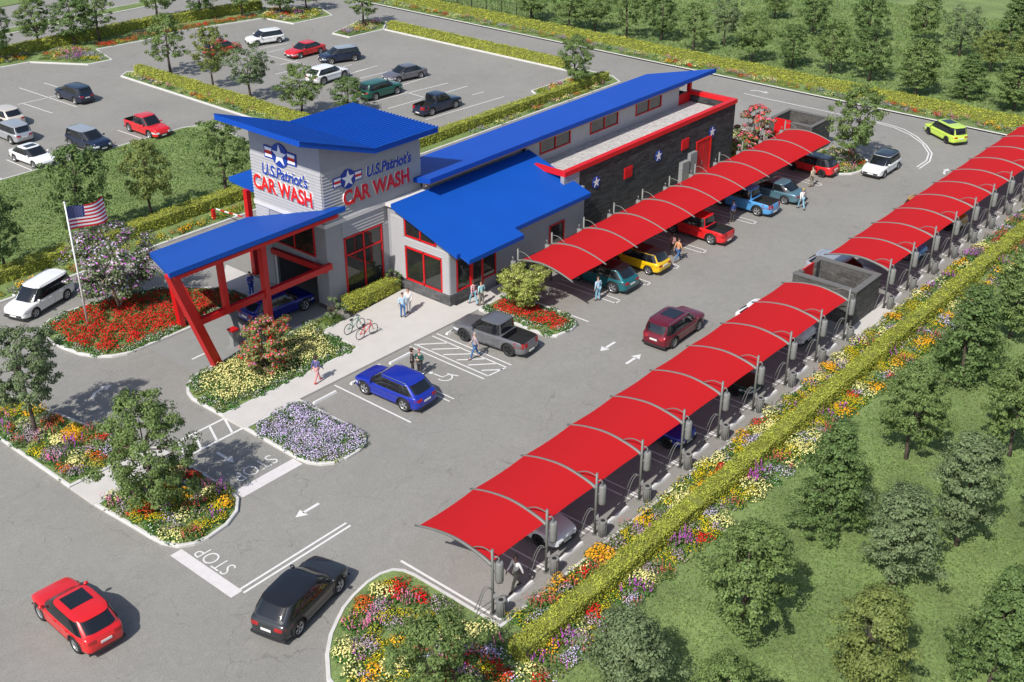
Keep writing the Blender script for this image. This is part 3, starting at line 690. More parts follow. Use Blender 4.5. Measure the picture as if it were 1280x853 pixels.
def canopy(name, label, xs, y0, s, group):
    t = thing(name, label, 'shade canopy', (xs[0], y0, 0), 0, group)
    for k, x in enumerate(xs):
        if 'arch%d' % s not in me_cache:
            b = MB(); pts = [(0, s*arch_yz(u)[0], arch_yz(u)[1]) for u in np.linspace(0,1,19)]
            b.tube(pts, [.095-.045*u for u in np.linspace(0,1,19)], 8); me_cache['arch%d' % s] = b.mesh('arch', [M_ARCH])
            b = MB(); b.tube([(0,0,0),(0,0,3.45)], .062, 8); b.tube([(0,0,0),(0,0,.03)], .14, 8); me_cache['post'] = b.mesh('post', [M_ARCH])
            a = arch_yz(.33); pts = [(0, s*(0+(a[0])*u), 3.26+(a[1]+.06-3.26)*u+.17*math.sin(math.pi*u)) for u in np.linspace(0,1,9)]
            b = MB(); b.tube(pts, .028, 5); me_cache['brace%d' % s] = b.mesh('brace', [M_ARCH])
        for nm, key in (('arch','arch%d' % s),('post','post'),('brace','brace%d' % s)):
            o = link(nm, me_cache[key], t); o.location = (x-xs[0], 0, 0)
    for k in range(len(xs)-1):
        a, c = xs[k]-xs[0], xs[k+1]-xs[0]; b = MB(); V = []; nu, nv = 15, 7
        for i in range(nu):
            u = .055+(.955-.055)*i/(nu-1); q = arch_yz(u)
            for j in range(nv):
                v = j/(nv-1); sag = .018*math.sin(math.pi*v)
                edge = (.06*math.sin(math.pi*v) if i in (0,) else 0)-(.06*math.sin(math.pi*v) if i == nu-1 else 0)
                V.append((a+(c-a)*v, s*(q[0]+edge), q[1]+.01-sag))
        b.add(V, [(i*nv+j, i*nv+j+1, (i+1)*nv+j+1, (i+1)*nv+j) for i in range(nu-1) for j in range(nv-1)], 0, True)
        b.build('fabric_panel', M_FAB, t, world=False)
    return t
XA = [28.75+3.6*k for k in range(10)]; XB = [66.8+3.47*k for k in range(12)]; XM = [52.75+3.48*k for k in range(11)]
GC = 'red arched canopies over the vacuum bays'
canopy('shade_canopy', 'long red arched canopy nearest the camera, ending at the block enclosure', XA, 25.6, 1, GC)
canopy('shade_canopy', 'long red arched canopy beyond the block enclosure by the hedge', XB, 25.6, 1, GC)
canopy('shade_canopy', 'red arched canopy beside the black building wall', XM, 44.5, -1, GC)

# vacuum units, waste bins, wheel stops
def vac_proto(s):
    b = MB(); b.tube([(.30,-s*.12,1.62),(.30,-s*.12,1.72),(.30,-s*.12,2.62),(.30,-s*.12,2.68)], [.15,.185,.185,.14], 12)
    t = thing('vacuum_unit', 'x', 'vacuum')
    b.build('canister', M_DSTEEL, t, False)
    b = MB(); b.tube([(.30,-s*.12,2.66),(.29,-s*.12,2.86),(.2,-s*.08,3.0),(.05,0,3.02)], .035, 6); b.build('pipe', M_STEEL, t, False)
    b = MB(); b.beam((0.03,0,2.25),(.2,-s*.10,2.25), .05, .08); b.beam((0.03,0,1.0),(.12,-s*.1,1.0), .16, .2); b.build('bracket', M_STEEL, t, False)
    for k, (dx, dy) in enumerate(((-.85, s*.35),(-.45, s*.75))):
        b = MB(); P = []
        for u in np.linspace(0,1,12): P.append((-.05+dx*u*.9, .0+dy*u*.9, 1.35+.30*math.sin(math.pi*min(1,u*1.3))-1.28*u**1.8))
        b.tube(P, .022, 5); b.build('hose', mat('hose grey', (.14,.14,.135), .6), t, False)
    return t
def bin_proto():
    t = thing('waste_bin', 'x', 'bin')
    b = MB(); b.tube([(0,0,.03),(0,0,.8),(0,0,.86)], [.235,.245,.25], 16); 
    for k in range(12): a_ = k*math.pi/6; b.box((.243*math.cos(a_)-.012,.243*math.sin(a_)-.012,.06),(.243*math.cos(a_)+.012,.243*math.sin(a_)+.012,.82))
    b.build('bin_body', M_DSTEEL, t, False)
    b = MB(); b.tube([(0,0,.865),(0,0,.93)], [.265,.255], 16); b.tube([(0,0,.931),(0,0,.935)], .13, 12, 1); b.build('lid', [M_DSTEEL, M_DARK], t, False); return t
VP = {1: None, -1: None}; BPRO = None; first = True
def place_vac(x, y, s, lab, blab, g1, g2):
    global BPRO
    if VP[s] is None: VP[s] = vac_proto(s); o = VP[s]
    else: o = copy_tree(VP[s])
    o.location = (x, y, 0); tag(o, lab, 'vacuum', g1)
    if BPRO is None: BPRO = bin_proto(); o = BPRO
    else: o = copy_tree(BPRO)
    o.location = (x+.14, y-s*.34, 0); o.scale = (.84,.84,.95); tag(o, blab, 'bin', g2)
for k, x in enumerate(XA): place_vac(x, 25.6, 1, 'vacuum unit on the %s post from the near end of the nearest red canopy' % ORD[k], 'waste bin at the %s post from the near end of the nearest red canopy' % ORD[k], 'vacuum units of the nearest canopy', 'waste bins of the nearest canopy')
for k, x in enumerate(XB[:9]): place_vac(x, 25.6, 1, 'grey vacuum unit hung on the %s post past the block enclosure along the hedge' % ORD[k], 'grey ribbed waste bin at the %s post past the block enclosure along the hedge' % ORD[k], 'vacuum units past the enclosure', 'waste bins past the enclosure')
for k, x in enumerate(XM): place_vac(x-.6, 44.5, -1, 'grey vacuum unit at the %s post of the canopy beside the black wall' % ORD[k], 'grey ribbed waste bin at the %s post of the canopy beside the black wall' % ORD[k], 'vacuum units beside the black wall', 'waste bins beside the black wall')
ws = None
def wheel_stop(x, y, lab, grp, L=1.75):
    global ws
    if ws is None:
        b = MB(); b.hexa([(-.87,-.09,0),(.87,-.09,0),(.87,.09,0),(-.87,.09,0)], [(-.82,-.06,.12),(.82,-.06,.12),(.82,.06,.12),(-.82,.06,.12)])
        ws = b.build('wheel_stop', M_PAINT, None); o = ws
    else: o = ws.copy(); C.objects.link(o)
    o.location = (x, y, .002); tag(o, lab, 'wheel stop', grp)
for k in range(9): wheel_stop(XA[k]+1.85, 25.62, 'white concrete wheel stop in the %s bay under the nearest red canopy' % ORD[k], 'wheel stops along the hedge kerb')
for k in range(8): wheel_stop(XB[k]+1.85, 25.62, 'white concrete wheel stop in the %s bay past the block enclosure' % ORD[k], 'wheel stops along the hedge kerb')
for x, l in ((36.0,'white wheel stop beside the lilac flower island'),(38.8,'white wheel stop in front of the blue car'),(41.9,'white wheel stop of the empty wheelchair bay'),(46.75,'white wheel stop at the nose of the grey pickup')): wheel_stop(x, 44.45, l, 'wheel stops along the sidewalk')

# block enclosures for refuse
def enclosure(name, label, x0, y0, x1, y1, h, gate):
    t = thing(name, label, 'enclosure', (x0, y0, 0), 0, 'block refuse enclosures'); w = .34
    b = MB(); b.box((x0,y0,0),(x1,y0+w,h)); b.box((x1-w,y0+w,0),(x1,y1,h)); b.box((x0,y0+w,0),(x0+w,y1,h))
    if gate == 'y': b.box((x0+w,y1-w,0),(x0+.9,y1,h)); b.box((x1-.9,y1-w,0),(x1-w,y1,h))
    b.build('block_wall', M_BLOCK, t)
    b = MB(); e = .03
    b.box((x0-e,y0-e,h),(x1+e,y0+w+e,h+.08)); b.box((x1-w-e,y0+w+e,h),(x1+e,y1+e,h+.08)); b.box((x0-e,y0+w+e,h),(x0+w+e,y1+e,h+.08)); b.build('wall_cap', M_BASE if False else mat('cap block', (.13,.125,.118), .8, var=.1), t)
    g = MB()
    if gate == 'y': g.box((x0+.9,y1-.15,.1),(x1-.9,y1-.07,h-.05))
    g.build('gate', M_REDT, t) if gate == 'y' else None
    return t
enclosure('refuse_enclosure', 'roofless dark block enclosure between the two canopies by the hedge', 63.0, 25.95, 66.45, 30.3, 2.35, 'y')
t = thing('refuse_enclosure', 'roofless dark block enclosure with tall red gate past the far end of the building', 'enclosure', (90,43.2,0), 0, 'block refuse enclosures')
b = MB(); b.box((90,43.2,0),(90.3,45.2,2.5)); b.box((90,46.75,0),(90.3,47.3,2.5)); b.box((90.3,43.2,0),(93.5,43.5,2.5)); b.box((93.2,43.5,0),(93.5,47.3,2.5)); b.box((90.3,47.0,0),(93.2,47.3,2.5)); b.build('block_wall', M_BLOCK, t)
b = MB(); b.box((89.98,43.18,2.5),(90.32,45.2,2.56)); b.box((90.32,43.18,2.5),(93.52,43.52,2.56)); b.box((93.18,43.52,2.5),(93.52,47.3,2.56)); b.box((90.32,46.98,2.5),(93.18,47.32,2.56)); b.build('wall_cap', mat('cap block', (.13,.125,.118)), t)
b = MB(); b.box((89.93,45.22,.1),(90.0,46.73,2.7)); b.build('gate', M_REDT, t)
# barrier gate behind the entrance canopy
bx, by = G(268,276); t = thing('barrier_gate', 'small red barrier post with red and white boom behind the entrance canopy', 'barrier', (float(bx), float(by), 0))
b = MB(); b.box((bx-.12,by-.12,0),(bx+.12,by+.12,.9)); b.build('barrier_post', M_RED, t)
b = MB()
for k in range(6): b.beam((bx+.15+.05*k, by-.2-.45*k, .95), (bx+.2+.05*k, by-.65-.45*k, .95), .06, .09, k%2)
b.build('boom', [M_WSTAR, M_RED], t)
# payment kiosk under the canopy
kx, ky = 36.6, 53.3; t = thing('payment_kiosk', 'low silver pay station with red top beside the wash lane', 'kiosk', (kx, ky, 0))
b = MB(); b.box((kx-.2,ky-.2,0),(kx+.2,ky+.2,1.0)); b.build('cabinet', M_STEEL, t); b = MB(); b.box((kx-.25,ky-.25,1.0),(kx+.25,ky+.25,1.12)); b.build('hood', M_RED, t)

# ------------------------------------------------------------------ plants
M_LEAF = [mat('leaf mid green', (.145,.210,.062), .65, island=.45, transl=.25, spec=.3),
          mat('leaf dark green', (.108,.170,.050), .65, island=.45, transl=.22, spec=.3),
          mat('leaf grey green', (.145,.195,.088), .65, island=.45, transl=.22, spec=.3),
          mat('leaf yellow green', (.185,.225,.062), .65, island=.40, transl=.28, spec=.3),
          mat('leaf bright green', (.060,.150,.025), .65, island=.45, transl=.2, spec=.3)]
M_BARK = mat('bark', (.085,.062,.050), .9, var=.3, scale=5, bump=.6, bscale=12)
M_BARKP = mat('pale bark', (.30,.24,.18), .9, var=.3, scale=5)
def col_mat(n, c, tr=.15): return mat('petal '+n, c, .7, island=.22, transl=tr, spec=.2)
PET = {'yellow': col_mat('yellow',(.80,.62,.02)), 'gold': col_mat('gold',(.78,.40,.02)), 'cream': col_mat('cream',(.80,.74,.30)), 'red': col_mat('red',(.72,.015,.02)),
       'orange': col_mat('orange',(.80,.14,.025)), 'purple': col_mat('purple',(.50,.10,.52)), 'lilac': col_mat('lilac',(.68,.56,.82)), 'pink': col_mat('pink',(.75,.22,.42)), 'coral': col_mat('coral',(.70,.14,.13)), 'white': col_mat('white',(.78,.78,.76)), 'mauve': col_mat('mauve',(.55,.38,.50))}
PN = list(PET); PMATS = [M_LEAF[4], M_LEAF[1], M_LEAF[3]]+[PET[k] for k in PN]
SPEC = {'yellow':('dome',.34,.34,.030),'gold':('dome',.38,.40,.055),'cream':('dome',.45,.40,.050),'red':('dome',.36,.32,.045),'orange':('dome',.34,.34,.035),'purple':('spike',.42,.60,.036),'lilac':('dome',.42,.30,.035),'pink':('spike',.35,.50,.036),'coral':('spike',.38,.55,.028),'white':('dome',.3,.25,.03),'mauve':('dome',.42,.36,.035)}
def patch_noise(P, s, seed): # smooth pseudo random field
    r = np.random.default_rng(seed); v = np.zeros(len(P))
    for k in range(5):
        a = r.random(2)*6.28; f = s*(1+k*.6); v += np.sin(P[:,0]*f*np.cos(a[0])+P[:,1]*f*np.sin(a[0])+a[1]*9)
    return v
def flower_bed(poly, kinds, label, seed, dens=4.5, name='flower_bed', q=1.0, clump=1.5, border=None, scale=1.0, cat='flower bed'):
    """drifts of perennials: every clump is leaves plus blossoms of one kind"""
    rng = np.random.default_rng(seed); n = int(area(poly)*dens); P = rnd_in(poly, n, rng)
    if len(P) == 0: return
    ed = edge_dist(P, poly); keep = ed > .22*scale; P = P[keep]; ed = ed[keep]
    # drift id by nearest of coarse seeds
    m = max(3, int(area(poly)/clump)); S = rnd_in(poly, m, rng); ids = np.argmin(((P[:,None]-S[None])**2).sum(2), 1); kn = rng.integers(0, len(kinds), len(S))
    PP=[];NN=[];SU=[];SV=[];MI=[]
    for i, p in enumerate(P):
        kd = kinds[kn[ids[i]]]
        if border and ed[i] < border[1]: kd = border[0]
        form, r, h, s = SPEC[kd]; s *= .88; r *= scale*rng.uniform(.8,1.25); h *= scale*rng.uniform(.8,1.2)
        nl = int((40 if form == 'dome' else 36)*q); nb = int((34 if form == 'dome' else 34)*q*((.95 if kinds[0] == 'lilac' else .62) if len(kinds) == 1 else .9))
        if kd == 'white': nl = int(52*q); nb = int(9*q)
        a = rng.random(nl)*6.283; rr = r*np.sqrt(rng.random(nl)); z = LZ+rng.random(nl)*h*.85*(1-.5*(rr/r)**2)
        PP.append(np.stack([p[0]+rr*np.cos(a), p[1]+rr*np.sin(a), z],1)); NN.append(np.stack([np.cos(a)*.6, np.sin(a)*.6, np.ones(nl)*.8],1)+rng.normal(size=(nl,3))*.4)
        SU.append(np.full(nl,.085*scale)); SV.append(np.full(nl,.035*scale)); MI.append(np.full(nl, rng.choice([0,0,1,2])))
        if form == 'dome':
            a = rng.random(nb)*6.283; rr = r*np.sqrt(rng.random(nb)); z = LZ+h*(1.0-.6*(rr/r)**2)+rng.normal(size=nb)*.02
            PP.append(np.stack([p[0]+rr*np.cos(a), p[1]+rr*np.sin(a), z],1)); NN.append(np.stack([np.cos(a)*rr/r, np.sin(a)*rr/r, np.ones(nb)],1)+rng.normal(size=(nb,3))*.25)
            SU.append(np.full(nb,s*scale)); SV.append(np.full(nb,s*scale*.85))
        else:
            k = max(4, nb//6); a = rng.random(k)*6.283; rr = r*.8*np.sqrt(rng.random(k)); hh = h*rng.uniform(.8,1.2,k)
            ii = rng.integers(0,k,nb); t = rng.random(nb); z = LZ+hh[ii]*(.5+.55*t); fl = 1+.25*t
            PP.append(np.stack([p[0]+rr[ii]*np.cos(a[ii])*fl, p[1]+rr[ii]*np.sin(a[ii])*fl, z],1)); NN.append(rng.normal(size=(nb,3))+np.array([-.2,-.4,.5]))
            SU.append(np.full(nb,s*scale)); SV.append(np.full(nb,s*scale*.9))
        MI.append(np.full(nb, 3+PN.index(kd)))
    me = quads_mesh(name, np.concatenate(PP), np.concatenate(NN), np.concatenate(SU), np.concatenate(SV), np.concatenate(MI), PMATS, rng)
    o = link(name, me); return tag(o, label, cat, None, 'stuff')
MIXK = ['yellow','gold','cream','red','orange','purple','mauve','coral','yellow','yellow','cream','lilac','pink','mauve','yellow','lilac','yellow','cream','white','mauve']
STRK = ['yellow','yellow','cream','mauve','lilac','purple','yellow','coral','cream','yellow','red','mauve','white','gold']
WARM = ['yellow','yellow','gold','orange','cream','yellow','mauve']
def rect(x0,y0,x1,y1): return [(x0,y0),(x1,y0),(x1,y1),(x0,y1)]
flower_bed(inset(ccw([(20.7,21.5),(21.6,28),(22.6,29.1),(24.1,30.3),(25.6,30.9),(27.4,31.1),(28.2,30.4),(28.35,24.9),(28.0,23.2),(27.1,22.9),(26.6,21.2)]),.3), MIXK, 'mixed bright perennials filling the rounded bed at the near end of the hedge', 1, 6.2, q=1.5, clump=0.66)
flower_bed(rect(28.6,23.25,62,24.95), STRK, 'narrow strip of mixed flowers between the near vacuum bays and the hedge', 2, 9.5, q=1.1, clump=0.54)
flower_bed(rect(62,23.25,104,24.95), STRK, 'narrow strip of mixed flowers between the far vacuum bays and the hedge', 3, 7.5, q=.8, clump=0.54)
flower_bed(rect(26.5,20.9,62,22.6), STRK, 'band of mixed flowers on the lawn side of the near hedge', 4, 9.0, q=1.1, clump=0.54)
flower_bed(rect(62,20.8,104,22.6), STRK, 'band of mixed flowers on the lawn side of the far hedge', 5, 7.0, q=.8, clump=0.54)
flower_bed(inset(IMIX,.1), MIXK, 'mixed flowers round the leaning shrubby tree on the island by the stop line', 6, 6.5, q=1.5, clump=0.48)
flower_bed(inset(ILB,.1), MIXK, 'mixed flowers in the roadside bed left of the footpath', 7, 6.5, q=1.4, clump=0.54)
flower_bed(inset(IPUR,.05), ['lilac'], 'dense lilac flowers filling the small island beside the parking bays', 8, 8.5, q=1.5)
flower_bed(inset(IYEL,.0), ['cream'], 'cream and yellow flowers with a green border in front of the wash tower', 9, 8.0, q=1.3, border=('white',.85))
flower_bed(inset(IRED,.0), ['red'], 'scarlet flowers with a white and green border round the flagpole', 10, 8.0, q=1.3, border=('white',.75))
flower_bed(inset(IRB,.0), ['red'], 'scarlet flowers with a white and green border beside the grey pickup', 11, 9.0, q=1.4, border=('white',.75))
flower_bed(inset(IFI,.15), MIXK, 'mixed flowers under the tree at the far end of the middle canopy', 12, 6.0, q=1.0, clump=0.48)
flower_bed(inset(IEB,.15), ['yellow','cream','mauve','coral','yellow'], 'yellow and cream flowers at the far end of the building', 13, 5.0, q=.9)
flower_bed(rect(106.6,26,108.6,72), MIXK, 'flower border along the far drive, right half', 14, 4.2, q=.7, clump=0.78)
flower_bed(rect(106.6,72,108.6,130), MIXK, 'flower border along the far drive, left half', 15, 3.8, q=.6, clump=0.78)
flower_bed(rect(14,69.6,60.2,71.0), WARM, 'mostly yellow flowers along the drive behind the flag', 16, 5.0, q=.9)
flower_bed(rect(75.5,68.8,97.4,69.5), MIXK, 'flowers on the building side of the hedge behind the long roof', 17, 5.5, q=.8, clump=0.54)
flower_bed(rect(88.6,71.2,97.2,73.3), MIXK, 'flowers round the tree at the corner of the upper car park', 18, 5.0, q=.8, clump=0.54)
flower_bed(rect(65.7,74,66.8,109.4), MIXK, 'flowers along the hedge dividing the upper car park', 19, 5.0, q=.8, clump=0.60)
flower_bed(inset(ccw(TB3),.3), MIXK, 'flowers on the small island at the corner of the upper car park', 20, 4.5, q=.7)
flower_bed(GL([(42,77),(110,80.5),(136,75),(122,66),(95,58),(60,66)]), MIXK, 'purple and yellow flowers on the island in the top left corner', 21, 4.6, q=.8)
flower_bed(GL([(322,24),(366,29),(410,20),(398,12),(340,11)]), MIXK, 'purple and yellow flowers on the planted bump at the top of the upper car park', 22, 4.6, q=.8)
flower_bed(GL([(120,64),(240,38),(322,24),(320,20),(236,33),(120,57)]), ['red','orange','yellow','coral'], 'red and orange flowers in front of the hedge at the top of the upper car park', 23, 4.6, q=.8)
flower_bed(GL([(-30,88),(0,82),(36,76),(40,68),(0,74),(-30,80)]), WARM, 'yellow flowers beside the hedge in the top left corner', 24, 4.6, q=.8)

def hedge(p, q, w, h, label, seed, dens=220, m=3, leaf=.05, grp='clipped hedges'):
    p = np.array(p,float); q = np.array(q,float); L = np.linalg.norm(q-p); d = (q-p)/L; nn = np.array([-d[1],d[0]]); rng = np.random.default_rng(seed)
    t = thing('hedge', label, 'hedge', (p[0],p[1],LZ), math.atan2(d[1],d[0]), grp)
    b = MB(); b.box((.05,-w/2+.06,-.05),(L-.05,w/2-.06,h-.07)); b.build('twigs', mat('hedge inside', (.16,.18,.035), .9, var=.3), t, False)
    def face(n, f): 
        u = rng.random((n,2)); return f(u)
    A = []; N = []
    jit = lambda X: .03*np.sin(X*2.3)+.03*np.sin(X*5.1+1)+.03*np.sin(X*.7+2)
    n1 = int(L*w*dens); u = rng.random((n1,2)); x = u[:,0]*L; A.append(np.stack([x,(u[:,1]-.5)*w,h+jit(x)+rng.normal(size=n1)*.022],1)); N.append(np.tile([0,0,1.],(n1,1)))
    for s in (-1,1):
        n2 = int(L*h*dens*.8); u = rng.random((n2,2)); x = u[:,0]*L; A.append(np.stack([x, s*(w/2+jit(x*1.1)+rng.normal(size=n2)*.025), u[:,1]*h],1)); N.append(np.tile([0,s,.35],(n2,1)))
    for s in (0,1):
        n3 = int(w*h*dens*.8); u = rng.random((n3,2)); A.append(np.stack([s*L+rng.normal(size=n3)*.02,(u[:,0]-.5)*w,u[:,1]*h],1)); N.append(np.tile([s*2-1,0,.35],(n3,1)))
    A = np.concatenate(A); N = np.concatenate(N)+rng.normal(size=(len(A),3))*.45
    me = quads_mesh('foliage', A, N, leaf*rng.uniform(.7,1.4,len(A)), leaf*.55, 0, [mat('hedge leaf yellow', (.37,.40,.060), .7, var=.35, scale=1.6, island=.40, transl=.2, spec=.2) if m == 3 else M_LEAF[m]], rng)
    link('foliage', me, t); return t
hedge((27.2,22.9),(64,22.9),.92,.82,'long yellow green clipped hedge between the near flower strips',31,300)
hedge((64.05,22.9),(112,22.9),.92,.82,'yellow green clipped hedge continuing beyond the block enclosure',32,170,leaf=.06)
hedge((109.5,24),(109.9,128),1.25,.8,'long clipped hedge behind the far flower border',33,80,leaf=.085)
hedge((12,72.3),(60.3,72.3),1.2,.9,'clipped hedge on the lawn edge behind the flag',34,150,leaf=.06)
hedge((65,70.2),(97.2,70.2),.95,.9,'clipped hedge behind the long blue roof',35,150,leaf=.06)
hedge((98.2,76),(98.2,103),1.0,.9,'clipped hedge between the upper car park and the far drive',36,110,leaf=.075)
hedge((67.4,74),(67.4,109.3),.9,.9,'clipped hedge dividing the upper car park',37,120,leaf=.07)
hedge((44.0,51.35),(48.3,51.35),1.05,.85,'short clipped hedge under the tall tower window',38,300)
a = G(-30,80); c = G(180,36.5); hedge(a, c, 1.2, 1.1, 'clipped hedge at the top left edge of the upper car park',39,70,leaf=.09)
a = G(182,36); c = G(326,12); hedge(a, c, 1.2, 1.1, 'clipped hedge at the top edge of the upper car park',40,60,leaf=.09)
hedge((64.0,45.6),(78,45.6),.9,.35,'low clipped hedge at the foot of the black wall',41,160)
hedge((41.8,50.9),(42.9,50.9),.8,.4,'low clipped green tuft between the bicycles and the tower',42,200,m=4)

# crowns
def crown_pts(rng, H, Rr, z0, style, ncl, nl):
    cl = []; ph = rng.random(3)*6.28
    for k in range(ncl):
        t = (k+.5)/ncl if style != 'airy' else rng.random()
        t = rng.random()
        if style == 'cone': pr = (1-t)**.75*.95+.08
        elif style == 'layer': pr = (math.sin(math.pi*min(1,t*.8+.14)))**.7*(.85+.15*math.sin(t*22))
        elif style == 'umbrella': pr = (.55+.6*t) if t < .7 else (1.0*math.sqrt(max(0,1-((t-.7)/.33)**2)))
        else: pr = math.sqrt(max(.02,1-((t-.46)/.56)**2))
        a = rng.random()*6.283; f = math.sqrt(rng.uniform(.18,1.0)); pr *= 1+.20*math.sin(2*a+ph[0]+3*t)+.18*math.sin(5*a+ph[1]+9*t); pr = max(.05,pr)
        cl.append((Rr*pr*f*math.cos(a), Rr*pr*f*math.sin(a), z0+(H-z0)*(t*.94), Rr*rng.uniform(.09,.22)*(.9 if style=='airy' else 1)))
    P=[];N=[]
    per = nl//ncl
    for x,y,z,r in cl:
        v = rng.normal(size=(per,3)); v /= np.linalg.norm(v,axis=1,keepdims=True); rad = r*rng.random(per)**.35
        fl = np.array([1.3,1.3,.42]) if style in ('layer','cone') else np.array([1.15,1.15,.6])
        q = v*rad[:,None]*fl; P.append(q+np.array([x,y,z]))
        out = np.array([x,y,(z-(z0+H)/2)*.6]); out = out/(np.linalg.norm(out)+.3)
        N.append(v*.75+np.array([0,0,.6])+out*.45+rng.normal(size=(per,3))*.30)
    return np.concatenate(P), np.concatenate(N), cl
def make_tree(seed, style, H, Rr, z0, leafm, ncl, nl, leaf, bark=None, multi=1, bloom=None):
    rng = np.random.default_rng(seed); bark = bark or M_BARK
    P,N,cl = crown_pts(rng, H, Rr, z0, style, ncl, nl)
    mi = np.zeros(len(P), int); mats = [leafm]
    if bloom:
        mats = [leafm]+[PET[b] for b in bloom[0]]; top = rng.random(len(P)) < bloom[1]*np.clip((N[:,2]),.0,1.4); mi = np.where(top, rng.integers(1,len(mats),len(P)), 0)
    me = quads_mesh('crown', P, N, leaf*rng.uniform(.7,1.35,len(P)), leaf*.6, mi, mats, rng)
    b = MB(); r0 = .05+H*.014
    for k in range(multi):
        a = 6.283*k/max(1,multi)+.6; sp = 0 if multi == 1 else Rr*.32
        top_ = np.array([sp*math.cos(a)+rng.normal()*.12, sp*math.sin(a)+rng.normal()*.12, z0+(H-z0)*.72]); mid = np.array([sp*.35*math.cos(a)+rng.normal()*.08, sp*.35*math.sin(a)+rng.normal()*.08, z0*.8])
        base = np.array([0,0,-.05]); b.tube([base, base*.4+mid*.6-[0,0,.0], mid, mid*.5+top_*.5+rng.normal(size=3)*.06, top_], [r0*1.25/multi**.4, r0/multi**.4, r0*.85/multi**.4, r0*.5/multi**.4, r0*.15], 7)
        for j in range(9):
            c = cl[rng.integers(len(cl))]; t = rng.uniform(.1,.8); s = mid*(1-t)+top_*t; e = np.array(c[:3])
            m_ = (s+e)/2+np.array([0,0,-.12]); b.tube([s,m_,e], [r0*.38*(1-t*.5)/multi**.3, r0*.24/multi**.3, r0*.07], 5)
    return me, b.mesh('trunk', [bark])
TV = {}
def tv(key):
    if key in TV: return TV[key]
    spec = {
     'oval0': (51,'oval',6.2,2.35,1.7,M_LEAF[0],150,6600,.105), 'oval1': (52,'oval',6.2,2.3,1.6,M_LEAF[0],130,6200,.105), 'oval2': (53,'oval',6.3,2.2,1.5,M_LEAF[1],160,7000,.10),
     'oval3': (54,'oval',6.0,2.3,1.8,M_LEAF[3],130,6200,.10), 'airy0': (55,'airy',6.4,2.3,1.9,M_LEAF[0],110,5200,.10), 'airy1': (56,'airy',6.2,2.4,1.8,M_LEAF[2],120,5600,.10),
     'cone0': (57,'cone',6.8,2.3,.7,M_LEAF[1],220,11000,.10), 'cone1': (58,'layer',6.4,2.3,1.2,M_LEAF[0],190,9000,.105),
     'big0': (59,'layer',6.3,2.4,1.4,M_LEAF[2],170,15000,.085), 'big1': (60,'cone',6.5,2.1,.6,M_LEAF[1],210,17000,.082), 'big2': (61,'oval',6.2,2.2,1.5,M_LEAF[0],170,15000,.082), 'big3': (62,'layer',6.0,2.4,1.2,M_LEAF[3],170,15000,.082),
     'fore0': (63,'airy',6.4,2.3,2.1,M_LEAF[2],150,12500,.082), 'fore1': (64,'airy',6.3,2.7,1.0,M_LEAF[0],170,15000,.082)}[key]
    TV[key] = make_tree(*spec)+(spec[2], spec[3]); return TV[key]
treeN = [0]
def tree(xb, yb, ytop, wpx, key, label, group, name='tree', base=None, H=None, W=None):
    g = G(xb, yb) if base is None else np.array(base, float); X, Y = float(g[0]), float(g[1])
    H = H or max(2.2, min(9, zat(X, Y, ytop)/.98)); W = W or wpx/ppm(X, Y, H*.6)
    if group == GT: W *= 1.08; H *= .90
    if group == GR: W *= .94; H *= .96
    cm, tm, h0, r0 = tv(key); t = thing(name, label, 'tree', (X, Y, LZ-.02), (treeN[0]*2.399)%6.283, group); treeN[0] += 1
    sx = W/2/(r0*1.08); sz = H/h0
    for nm, me in (('trunk',tm),('crown',cm)):
        o = link(nm, me, t); o.scale = (sx, sx, sz)
    return t
GR = 'trees on the lawn right of the hedge'; GT = 'trees on the lawn beyond the far drive'; GL_ = 'trees on the lawn behind the flag'; GU = 'trees round the upper car park'
